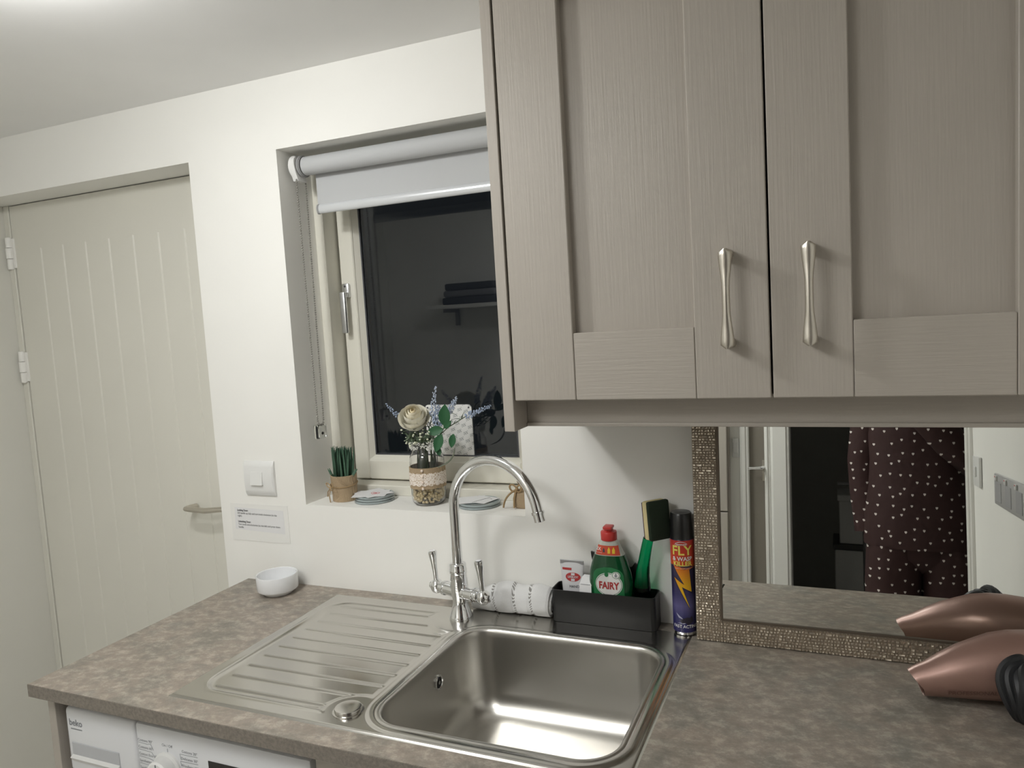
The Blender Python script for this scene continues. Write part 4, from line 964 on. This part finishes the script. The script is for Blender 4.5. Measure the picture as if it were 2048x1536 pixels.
def polyc(P, cz, lift, sub=6):
    """curved filled polygon made of thin strips"""
    ys = sorted(set(y for _, y in P)); m = MB()
    def spans(y):
        xs_ = []
        for (xa, ya), (xb, yb) in zip(P, P[1:] + P[:1]):
            if (ya <= y < yb) or (yb <= y < ya): xs_.append(xa + (xb - xa) * (y - ya) / (yb - ya))
        return sorted(xs_)
    g = can_fn(cz, lift); y0, y1 = ys[0], ys[-1]; cuts = []
    for a_, b_ in zip(ys[:-1], ys[1:]):
        k = max(1, int((b_ - a_) / .002)); cuts += [(a_ + (b_ - a_) * i / k, a_ + (b_ - a_) * (i + 1) / k) for i in range(k)]
    for a_, b_ in cuts:
        e = (b_ - a_) * 1e-4; sa_, sb_ = spans(a_ + e), spans(b_ - e)
        for i in range(0, min(len(sa_), len(sb_)) - 1, 2):
            for q in range(sub):
                f0, f1 = q / sub, (q + 1) / sub
                m.add([g(sa_[i] + (sa_[i + 1] - sa_[i]) * f0, a_), g(sa_[i] + (sa_[i + 1] - sa_[i]) * f1, a_), g(sb_[i] + (sb_[i + 1] - sb_[i]) * f1, b_), g(sb_[i] + (sb_[i + 1] - sb_[i]) * f0, b_)], [[0, 1, 2, 3]])
    return m
def orangem():
    m = mat('can_orange', (.6, .2, .02), .35); t = NT(m); tc = t.n('ShaderNodeTexCoord'); sx = t.n('ShaderNodeSeparateXYZ'); t.l(tc.outputs['Object'], sx.inputs[0])
    t.col(t.ramp(t.math('MULTIPLY', sx.outputs[2], 5.0), [(.25, (.78, .55, .01)), (.50, (.74, .40, .012)), (.66, (.66, .20, .015)), (.74, (.58, .06, .02)), (1, (.52, .03, .025))]))
orangem()
ink = .0325
part('red_panel', polyc([(-ink, .1455), (ink, .1405), (ink, .196), (-ink, .196)], 0, .0003, 14), 'can_orange', ac, True)
bolt = [(-.0195, .146), (.0275, .141), (.012, .1375), (.0155, .0925), (-.0035, .1035), (.0105, .0595), (-.0185, .1215), (.0015, .1075)]
part('lightning_outline', polyc([(-.0225, .148), (.03, .1415), (.0145, .1365), (.0185, .0880), (-.0012, .0995), (.0115, .0555), (-.0215, .1245), (-.0015, .1105)], 0, .0005), mat('can_navy', (.012, .01, .045), .35), ac, True)
part('lightning_bolt', polyc(bolt, 0, .0008), 'can_orange', ac, True)
part('lettering', text('FLY', .026, can_fn(.1755, .001, -.05), .022, .0, narrow=.98), mat('can_yellow', (.82, .72, .14), .4), ac, False)
part('lettering', text('& WASP', .0112, can_fn(.1595, .001, -.03), .025, narrow=.98), 'plastic_white', ac, False)
part('lettering', text('KILLER', .0128, can_fn(.1495, .001, -.03), .028, narrow=.96), 'can_yellow', ac, False)
part('lettering', text('Sanmex', .0070, can_fn(.1890, .001, -.10), .01, narrow=1.0), 'plastic_white', ac, False)
gg = can_fn(.1895, .001, -.12)
part('logo_swoosh', MB().tube([gg(-.013 + .004 * (1 - cos(t_)) + .020 * t_ / 3.1, -.004 + .0085 * sin(t_ * .9 + .2)) for t_ in (i * .28 for i in range(11))], [.0002 + .0004 * sin(pi * i / 10) for i in range(11)], 5), 'plastic_white', ac)
part('lettering', text('Kills flies, wasps and flying insects', .0022, can_fn(.1405, .0011, -.03)), 'plastic_white', ac, False)
part('lettering', text('FAST ACTING', .0088, can_fn(.0225, .001, .06), .014, narrow=.92), 'plastic_white', ac, False)
wasp = [(-.010, .034), (-.004, .0385), (.004, .0415), (.010, .0405), (.013, .044), (.0155, .040), (.017, .033), (.012, .029), (.006, .0255), (.001, .030), (-.006, .029)]
part('wasp_picture', polyc(wasp, 0, .0007), mat('wasp_dark', (.02, .016, .03), .4), ac, True)
part('wasp_wing', polyc([(-.0175, .0495), (-.006, .0405), (-.002, .0365), (-.012, .0400)], 0, .0006), mat('wasp_wing', (.42, .42, .55), .4), ac, True)
part('wasp_wing', polyc([(-.015, .0285), (-.002, .0275), (.002, .030), (-.006, .0305)], 0, .0006), 'wasp_wing', ac, True)

# ================================================================== leaning mirror
TH = .066
MX0, MX1, MH, FW = .263, .872, .492, .050
mr = thing('leaning_mirror', 'mirror in a woven champagne metal frame leaning under the wall cabinet', 'mirror', (.567, -.055, .0))
Mm = Matrix.Translation((0, -.0665, .0008)) @ Matrix.Rotation(-TH, 4, 'X')      # local: x, depth to the wall, up
m = MB(); T = .018
m.box(MX0, .0025, 0, MX0 + FW, T, MH, .001, M=Mm); m.box(MX1 - FW, .0025, 0, MX1, T, MH, .001, M=Mm); m.box(MX0 + FW, .0025, 0, MX1 - FW, T, FW - .004, .001, M=Mm); m.box(MX0 + FW, .0025, MH - FW, MX1 - FW, T, MH, .001, M=Mm)
fr = part('frame', m, mat('frame_base', (.34, .29, .23), .5, .3), mr)
m = MB().box(MX0 + FW - .0035, .001, FW - .0075, MX0 + FW + .001, .006, MH - FW, .0008, M=Mm); m.box(MX1 - FW - .001, .001, FW - .0075, MX1 - FW + .0035, .006, MH - FW, .0008, M=Mm); m.box(MX0 + FW, .001, FW - .0078, MX1 - FW, .006, FW - .0035, .0008, M=Mm); m.box(MX0 + FW, .001, MH - FW - .001, MX1 - FW, .006, MH - FW + .0035, .0008, M=Mm)
part('inner_beading', m, mat('frame_dark', (.16, .13, .10), .4, .6), fr)
rd = random.Random(11)
def weave(x0, x1, z0, z1):
    mb = MB(); z = z0; row = 0
    while z < z1 - .002:
        hgt = rd.choice((.0046, .0052, .0058)); x = x0; 
        while x < x1 - .002:
            w_ = rd.choice((.0052, .0060, .0068)) if rd.random() < .93 else .012
            w_ = min(w_, x1 - x); h_ = min(hgt, z1 - z); d_ = -.0006 - .0012 * rd.random(); k = .00045; t_ = rd.uniform(-.0013, .0013)
            v = [(x + k, .0026, z + k), (x + w_ - k, .0026, z + k), (x + w_ - k, .0026, z + h_ - k), (x + k, .0026, z + h_ - k)]
            kk = .0012; q = [(x + kk, .0012 + d_ + t_, z + kk), (x + w_ - kk, .0012 + d_ - t_, z + kk), (x + w_ - kk, .0012 + d_ - t_ * .4, z + h_ - kk), (x + kk, .0012 + d_ + t_ * .4, z + h_ - kk)]
            mb.add(v + q, [[0, 1, 5, 4], [1, 2, 6, 5], [2, 3, 7, 6], [3, 0, 4, 7], [4, 5, 6, 7]], Mm)
            x += w_
        z += hgt; row += 1
    return mb
wvm = mat('weave', (.60, .52, .42), .27, .8)
t = NT(wvm); oi = t.noise(t.coords(), 330, 2); t.col(t.ramp(oi, [(.3, (.58, .51, .42)), (.7, (.82, .75, .64))]))
part('woven_strips', weave(MX0 + .0005, MX0 + FW - .004, .0005, MH - .0005), wvm, fr, False, stuff=True)
part('woven_strips', weave(MX1 - FW + .004, MX1 - .0005, .0005, MH - .0005), wvm, fr, False, stuff=True)
part('woven_strips', weave(MX0 + FW - .004, MX1 - FW + .004, .0005, FW - .008), wvm, fr, False, stuff=True)
part('woven_strips', weave(MX0 + FW - .004, MX1 - FW + .004, MH - FW + .004, MH - .0005), wvm, fr, False, stuff=True)
part('mirror_glass', MB().box(MX0 + FW - .003, .0045, FW - .007, MX1 - FW + .003, .0075, MH - FW + .003, M=Mm), mat('mirror_silver', (.90, .92, .89), .008, 1.), mr, False)

# ================================================================== hair dryer
hd_ = thing('hair_dryer', 'rose gold hair dryer lying on the worktop in front of the mirror', 'hair dryer', (.76, -.16, 0))
rg = mat('rose_gold', (.36, .22, .18), .38, .4, coat=.1)
P0, P1 = Vector((.636, -.184, .0)), Vector((.872, -.140, .0)); dv = (P1 - P0)
st = [(0, .0228), (.004, .0236), (.08, .0280), (.18, .0352), (.29, .0425), (.40, .0480), (.48, .0520), (.58, .0545), (.68, .0550), (.80, .0530), (.92, .0470), (.98, .041)]
def dr_r(t_):
    for (a, ra), (b, rb_) in zip(st[:-1], st[1:]):
        if a <= t_ <= b: return ra + (rb_ - ra) * (t_ - a) / (b - a)
    return .041
def dr_c(t_): return P0 + dv * t_ + Vector((0, 0, .0045 + min(.055, dr_r(t_)) + .018 * max(0, t_ - .68)))
part('barrel', MB().tube([dr_c(a) for a, _ in st], [r for _, r in st], 44, False), rg, hd_, True, 60)
part('barrel_liner', MB().tube([dr_c(.0005), dr_c(.02), dr_c(.2)], [.0226, .0222, .0240], 40, False), mat('liner', (.10, .05, .035), .4, .3), hd_)
part('nozzle_grille', MB().tube([dr_c(.10), dr_c(.105)], [.0228, .0228], 32), 'dark_gap', hd_)
part('rear_grille', MB().tube([dr_c(.975), dr_c(1.0), dr_c(1.0) + Vector((.003, 0, 0))], [.042, .038, .02], 36), 'plastic_black', hd_)
def dry_fn(x, y):
    t_ = .31 + x / dv.length; c = dr_c(t_); r = dr_r(t_) + .0005; an = -.42 + y / r
    return (c.x, c.y - r * cos(an), c.z + r * sin(an))
part('lettering', text('PROFESSIONAL', .011, dry_fn, .01, narrow=.9), mat('dryer_print', (.17, .085, .065), .4), hd_, False)
part('handle', MB().tube([dr_c(.72) + Vector((0, -.03, 0)), (.815, -.27, .045), (.835, -.34, .036), (.842, -.38, .032)], [.026, .024, .022, .019], 20, True, .8), 'plastic_black', hd_)
m = MB(); rdd = random.Random(4)
for k in range(9):
    c = Vector((.768 + .005 * k, -.226 - .009 * k, .0545 - .0015 * (k % 3))); R = .038 - .003 * (k % 3)
    tilt = Matrix.Rotation(radians(35 + 4 * k), 3, 'Z') @ Matrix.Rotation(radians(-14), 3, 'X')
    m.tube([c + tilt @ Vector((R * cos(a) * .8, .004 * sin(3 * a + k), R * 1.15 * sin(a))) for a in (2 * pi * i / 36 for i in range(37))], .0070, 8, False)
part('coiled_cord', m, mat('cord_black', (.014, .015, .017), .5), hd_)
m = MB().tube([(.779, -.250, .004), (.79, -.262, .005), (.80, -.270, .004)], [.003, .0045, .003], 8); part('cable_tie', m, 'plastic_white', hd_)
# ================================================================== things seen only in the mirror
def socket(name, lab, y0, y1, z0, z1, switch=False):
    s = thing(name, lab, 'socket' if not switch else 'switch', (XR - .004, (y0 + y1) / 2, z0))
    part('face_plate', MB().box(XR - .009, y0, z0, XR - .0006, y1, z1, .003, 2), mat('steel_plate', (.58, .58, .58), .35, .3) if not switch else 'plastic_white', s)
    if switch: part('rocker', MB().box(XR - .014, (y0 + y1) / 2 - .012, z0 + .028, XR - .008, (y0 + y1) / 2 + .012, z1 - .028, .002), 'plastic_white', s)
    else:
        n = 3
        for i in range(n):
            yc = y0 + (y1 - y0) * (i + .5) / n
            part('outlet', MB().box(XR - .0105, yc - .03, z0 + .010, XR - .008, yc + .03, z1 - .018, .001), mat('outlet_grey', (.42, .42, .43), .4), s)
            part('rocker', MB().box(XR - .0135, yc - .028, z1 - .016, XR - .0085, yc - .012, z1 - .004, .001), 'plastic_white', s)
            part('neon_mark', MB().box(XR - .0139, yc - .023, z1 - .008, XR - .0134, yc - .017, z1 - .005), 'red_ink', s)
socket('wall_socket', 'long grey socket plate on the right wall above the worktop in the mirror', -.735, -.40, .212, .288)
socket('wall_switch', 'white switch plate near the end of the right wall in the mirror', -1.05, -.955, .228, .312, True)
ws = thing('rear_light_switch', 'white light switch on the rear wall beside the tall cupboard in the mirror', 'switch', (.122, YB + .004, .235))
part('switch_plate', MB().box(.103, YB + .0006, .235, .142 - .012, YB + .010, .320, .002), 'plastic_white', ws)
part('rocker', MB().box(.108, YB + .009, .255, .124, YB + .015, .300, .001), 'plastic_white', ws)
# tall cupboard
tc_ = thing('tall_cupboard', 'tall taupe shaker cupboard against the rear wall in the mirror', 'cupboard', (-.2, YB + .03, FL))
part('carcass', MB().box(-.50, YB + .001, FL, .093, YB + .05, 1.14), 'cabinet', tc_, False)
shaker('door', tc_, -.49, .088, FL + .1, .004, YB + .078, .07, .09, sgn=1)
shaker('door', tc_, -.49, .088, .010, 1.13, YB + .078, .07, .09, sgn=1)
# shelf on the rear wall, faintly reflected in the window pane
sh = thing('wall_shelf', 'white shelf on the rear wall reflected faintly in the window', 'shelf', (-1.27, YB + .1, .715))
part('shelf_board', MB().box(-1.54, YB + .0005, .715, -1.0, YB + .22, .735, .002), 'gloss_white', sh)
for x in (-1.45, -1.09): part('bracket', MB().box(x - .01, YB + .0005, .62, x + .01, YB + .02, .7145).box(x - .01, YB + .0205, .695, x + .01, YB + .16, .7145), mat('bracket_grey', (.3, .3, .3), .4, .6), sh)
for i, (x0, x1, z0, z1, lab) in enumerate(((-1.45, -1.12, .7355, .775, 'lowest dark folded towel on the rear shelf reflected in the window'), (-1.44, -1.13, .7755, .812, 'middle grey folded towel on the rear shelf reflected in the window'), (-1.43, -1.14, .8125, .850, 'topmost dark folded towel on the rear shelf reflected in the window'))):
    solo('folded_towel', MB().box(x0, YB + .02, z0, x1, YB + .19, z1, .012, 3), mat('towel_dark', (.05, .05, .055), .9) if i != 1 else mat('towel_grey', (.22, .22, .23), .9), lab, 'towel', ((x0 + x1) / 2, YB + .1, z0), 'folded towels on the rear shelf')
# taupe door ajar in the rear wall
dr_ = thing('door_2', 'taupe inner door ajar beside the dark doorway in the mirror', 'door', (.205, YB - .02, FL), kind='structure')
part('leaf', MB().box(.163, YB - .045, FL + .005, .236, YB - .012, 1.11, .002), mat('door_taupe', (.24, .215, .18), .5), dr_)
h_ = part('latch_plate', MB().box(.224, YB - .013, .135, .234, YB - .006, .225, .001), 'brushed_nickel', dr_)
part('lever', MB().tube([(.229, YB - .012, .195), (.229, YB + .03, .195), (.222, YB + .038, .195), (.18, YB + .038, .192), (.170, YB + .038, .192)], [.007, .007, .007, .0065, .006], 12), 'chrome', h_)
# dark room: storage boxes and a pole stand
for i, (x0, x1, z0, z1, lab) in enumerate(((.50, .90, -.62, -.28, 'lower white storage box in the dark room in the mirror'), (.525, .88, -.2785, -.02, 'upper white storage box in the dark room in the mirror'))):
    b = thing('storage_box', lab, 'box', ((x0 + x1) / 2, -3.1, z0), 'white boxes in the dark room')
    part('box_body', MB().box(x0, -3.3, z0, x1, -2.95, z1 - .03, .004), mat('box_white', (.62, .62, .61), .6), b)
    part('box_lid', MB().box(x0 - .008, -3.31, z1 - .032, x1 + .008, -2.94, z1 - .0005, .004), mat('lid_dark', (.05, .05, .05), .5) if i == 0 else 'box_white', b)
tb = thing('low_table', 'dark low table carrying the boxes in the dark room', 'table', (.7, -3.1, FL))
part('table_top', MB().box(.40, -3.4, -.645, 1.0, -2.85, -.6205, .003), 'plastic_black', tb)
for x in (.43, .97):
    for y in (-3.37, -2.88): part('leg', MB().box(x - .015, y - .015, FL, x + .015, y + .015, -.644), 'plastic_black', tb)
ps = thing('pole_stand', 'thin grey pole stand in front of the boxes in the dark room', 'stand', (.645, -2.75, FL))
part('pole', MB().tube([(.645, -2.75, FL + .02), (.645, -2.75, .12)], .013, 12), mat('pole_grey', (.20, .20, .20), .4, .3), ps)
part('foot', MB().lathe([(.12, 0), (.12, .01), (.03, .02), (.014, .03)], (.645, -2.75, FL), 28), 'pole_grey', ps)
part('crossbar', MB().tube([(.52, -2.75, .06), (.80, -2.75, .06)], .010, 10), 'pole_grey', ps)

# ================================================================== person in dotted pyjamas
def pyjama():
    m = mat('pyjama', (.036, .012, .011), .8); t = NT(m)
    tc = t.n('ShaderNodeTexCoord'); sx = t.n('ShaderNodeSeparateXYZ'); t.l(tc.outputs['Object'], sx.inputs[0])
    cb = t.n('ShaderNodeCombineXYZ'); t.l(sx.outputs[0], cb.inputs[0]); t.l(sx.outputs[2], cb.inputs[1])
    SC = 1 / .039
    vo = t.n('ShaderNodeTexVoronoi', voronoi_dimensions='2D'); vo.inputs['Scale'].default_value = SC; vo.inputs['Randomness'].default_value = .62; t.l(cb.outputs[0], vo.inputs['Vector'])
    vs_ = t.n('ShaderNodeVectorMath', operation='SUBTRACT'); t.l(cb.outputs[0], vs_.inputs[0]); t.l(vo.outputs['Position'], vs_.inputs[1])
    s2 = t.n('ShaderNodeSeparateXYZ'); t.l(vs_.outputs[0], s2.inputs[0])
    x = t.math('MULTIPLY', s2.outputs[0], 1 / .0041); y = t.math('MULTIPLY', s2.outputs[1], 1 / .0041)
    y2 = t.math('SUBTRACT', y, t.math('MULTIPLY', t.math('SQRT', t.math('ABSOLUTE', x)), .75))
    f = t.math('LESS_THAN', t.math('ADD', t.math('MULTIPLY', x, x), t.math('MULTIPLY', y2, y2)), 1.0)
    t.col(t.mix(f, (.036, .012, .011), (.72, .66, .62)))
    t.bump(t.noise(t.coords(), 9, 3), .5, .02)
pyjama()
mat('skin', (.55, .35, .27), .5, sss=.1); mat('hair', (.05, .03, .02), .6)
def skin_mesh(name, verts, edges, root, sub=2):
    me = bpy.data.meshes.new(name); me.from_pydata([v[:3] for v in verts], edges, []); ob = bpy.data.objects.new('tmp', me); COL.objects.link(ob)
    ob.modifiers.new('s', 'SKIN'); ob.modifiers.new('d', 'SUBSURF').levels = sub
    sl = me.skin_vertices[0].data
    for i, v in enumerate(verts): sl[i].radius = (v[3], v[4] if len(v) > 4 else v[3]); sl[i].use_root = (i == root)
    dg = bpy.context.evaluated_depsgraph_get(); e = ob.evaluated_get(dg).to_mesh()
    mb = MB(); mb.add([v.co[:] for v in e.vertices], [list(p.vertices) for p in e.polygons])
    bpy.data.objects.remove(ob); bpy.data.meshes.remove(me); return mb
PX, PY = .80, -1.74
pe = thing('person', 'person in dark maroon pyjamas with white hearts reflected in the mirror', 'person', (PX, PY, FL))
def Lf(z): return z + FL
# joints: x, y, z, radius
hip = .90
V = [(PX, PY, Lf(.93), .095, .08), (PX, PY + .005, Lf(1.08), .095, .08), (PX - .01, PY, Lf(1.25), .125, .09), (PX - .02, PY - .01, Lf(1.36), .10, .075), (PX - .03, PY - .01, Lf(1.43), .045), (PX - .04, PY + .0, Lf(1.50), .055),
     (PX - .045, PY + .005, Lf(1.56), .082, .095), (PX - .045, PY + .0, Lf(1.62), .082, .095), (PX - .045, PY, Lf(1.665), .05, .06)]
E_ = [(0, 1), (1, 2), (2, 3), (3, 4), (4, 5), (5, 6), (6, 7), (7, 8)]
def chain(start, pts):
    a = start
    for p_ in pts: V.append(p_); E_.append((a, len(V) - 1)); a = len(V) - 1
    return a
# arm on the wall side, bent up to the phone
R_ = chain(3, [(PX + .13, PY - .01, Lf(1.35), .055), (PX + .165, PY + .03, Lf(1.26), .046), (PX + .15, PY + .115, Lf(1.18), .040), (PX + .04, PY + .165, Lf(1.28), .034), (PX - .05, PY + .17, Lf(1.39), .026), (PX - .075, PY + .17, Lf(1.425), .028, .016)])
# arm hanging down
L_ = chain(3, [(PX - .15, PY - .02, Lf(1.33), .055), (PX - .175, PY - .04, Lf(1.18), .044), (PX - .165, PY - .035, Lf(1.05), .038), (PX - .155, PY - .02, Lf(.90), .030), (PX - .152, PY - .005, Lf(.83), .024), (PX - .152, PY + .0, Lf(.77), .028, .014)])
for sx_ in (-1, 1): chain(0, [(PX + sx_ * .085, PY, Lf(.82), .068, .07), (PX + sx_ * .095, PY + .005, Lf(.66), .062), (PX + sx_ * .095, PY + .01, Lf(.48), .058), (PX + sx_ * .095, PY - .01, Lf(.30), .052), (PX + sx_ * .095, PY - .015, Lf(.10), .036), (PX + sx_ * .097, PY + .03, Lf(.04), .036, .03), (PX + sx_ * .10, PY + .13, Lf(.03), .038, .022)])
def hand(at, dirv, upv, sgn):
    b0 = len(V); d_ = Vector(dirv).normalized(); u = Vector(upv); u = (u - d_ * u.dot(d_)).normalized(); n = d_.cross(u)
    a = Vector(V[at][:3])
    for k, (o, ln) in enumerate(((-.027, .058), (-.009, .070), (.009, .066), (.026, .050))):
        p1 = a + d_ * .035 + u * o; p2 = p1 + d_ * ln * .5 + n * sgn * .008; p3 = p2 + d_ * ln * .42 + n * sgn * .020
        chain(at, [(*p1, .010), (*p2, .0088), (*p3, .0075)])
    p1 = a + u * -.034 + d_ * .004 + n * sgn * .008; p2 = p1 + (d_ * .6 - u * .5 + n * sgn * .5).normalized() * .032; p3 = p2 + d_ * .028; chain(at, [(*p1, .012), (*p2, .0105), (*p3, .009)])
hand(R_, (-.75, .12, .55), (.3, .3, .8), 1); hand(L_, (.02, .1, -1), (0, 1, 0), 1)
bd = part('body', skin_mesh('body', V, E_, 0), 'skin', pe, True, 80)
# head shaping: nose, eyes, lips, ears, hair
hc = Vector((PX - .045, PY + .005, Lf(1.575)))
part('nose', MB().sphere(tuple(hc + Vector((0, .098, -.01))), (.013, .018, .022), 12, 8), 'skin', bd)
for sx_ in (-1, 1):
    part('eye', MB().sphere(tuple(hc + Vector((sx_ * .032, .083, .018))), (.013, .010, .008), 12, 8), mat('eye_white', (.8, .8, .78), .2), bd)
    part('ear', MB().sphere(tuple(hc + Vector((sx_ * .084, -.005, .0))), (.010, .020, .030), 12, 8), 'skin', bd)
part('lips', MB().sphere(tuple(hc + Vector((0, .088, -.05))), (.024, .010, .008), 14, 8), mat('lips', (.45, .16, .14), .4), bd)
m = MB(); m.sphere(tuple(hc + Vector((0, -.022, .035))), (.096, .100, .090), 24, 16); m.sphere(tuple(hc + Vector((0, -.075, -.06))), (.085, .045, .13), 20, 14)
part('hair', m, 'hair', pe, True, 80)
# pyjama top: torso loft plus sleeves, trousers
def ell(cx, cy, z, rx, ry, n=36, k=.85): return [(cx + rx * (abs(cos(a)) ** k) * (1 if cos(a) > 0 else -1), cy + ry * (abs(sin(a)) ** k) * (1 if sin(a) > 0 else -1), z) for a in (2 * pi * q / n for q in range(n))]
m = MB()
m.loft([ell(PX, PY, Lf(z), rx, ry) for z, rx, ry in ((.838, .190, .150), (.86, .191, .150), (.95, .188, .148), (1.05, .172, .136), (1.15, .166, .130), (1.25, .172, .128), (1.33, .165, .110), (1.38, .125, .085), (1.415, .065, .06))], False, False)
m.add(*(lambda q: (q.v, q.f))(MB().tube([(PX + .10, PY - .01, Lf(1.345)), (PX + .155, PY + .015, Lf(1.29)), (PX + .175, PY + .055, Lf(1.215)), (PX + .155, PY + .118, Lf(1.165)), (PX + .09, PY + .15, Lf(1.225)), (PX + .03, PY + .162, Lf(1.295)), (PX - .03, PY + .168, Lf(1.365))], [.075, .072, .066, .064, .058, .054, .050], 22, False)))
m.add(*(lambda q: (q.v, q.f))(MB().tube([(PX - .12, PY - .015, Lf(1.345)), (PX - .165, PY - .03, Lf(1.27)), (PX - .182, PY - .045, Lf(1.15)), (PX - .178, PY - .045, Lf(1.02)), (PX - .170, PY - .035, Lf(.93)), (PX - .166, PY - .03, Lf(.875))], [.070, .066, .060, .058, .056, .056], 22, False)))
part('pyjama_top', m, 'pyjama', pe, True, 70)
m = MB()
m.loft([ell(PX, PY, Lf(z), rx, ry) for z, rx, ry in ((.735, .008, .045), (.748, .05, .07), (.765, .12, .10), (.80, .178, .132), (.86, .180, .140), (.93, .170, .135), (.99, .16, .125))], False, False)
for sx_ in (-1, 1):
    m.loft([ell(PX + sx_ * cx, PY, Lf(z), rx, ry) for z, cx, rx, ry in ((.05, .10, .085, .095), (.30, .10, .085, .098), (.55, .098, .092, .105), (.70, .094, .096, .118), (.80, .088, .096, .135), (.84, .085, .094, .138))], False, False)
part('pyjama_trousers', m, 'pyjama', pe, True, 70)
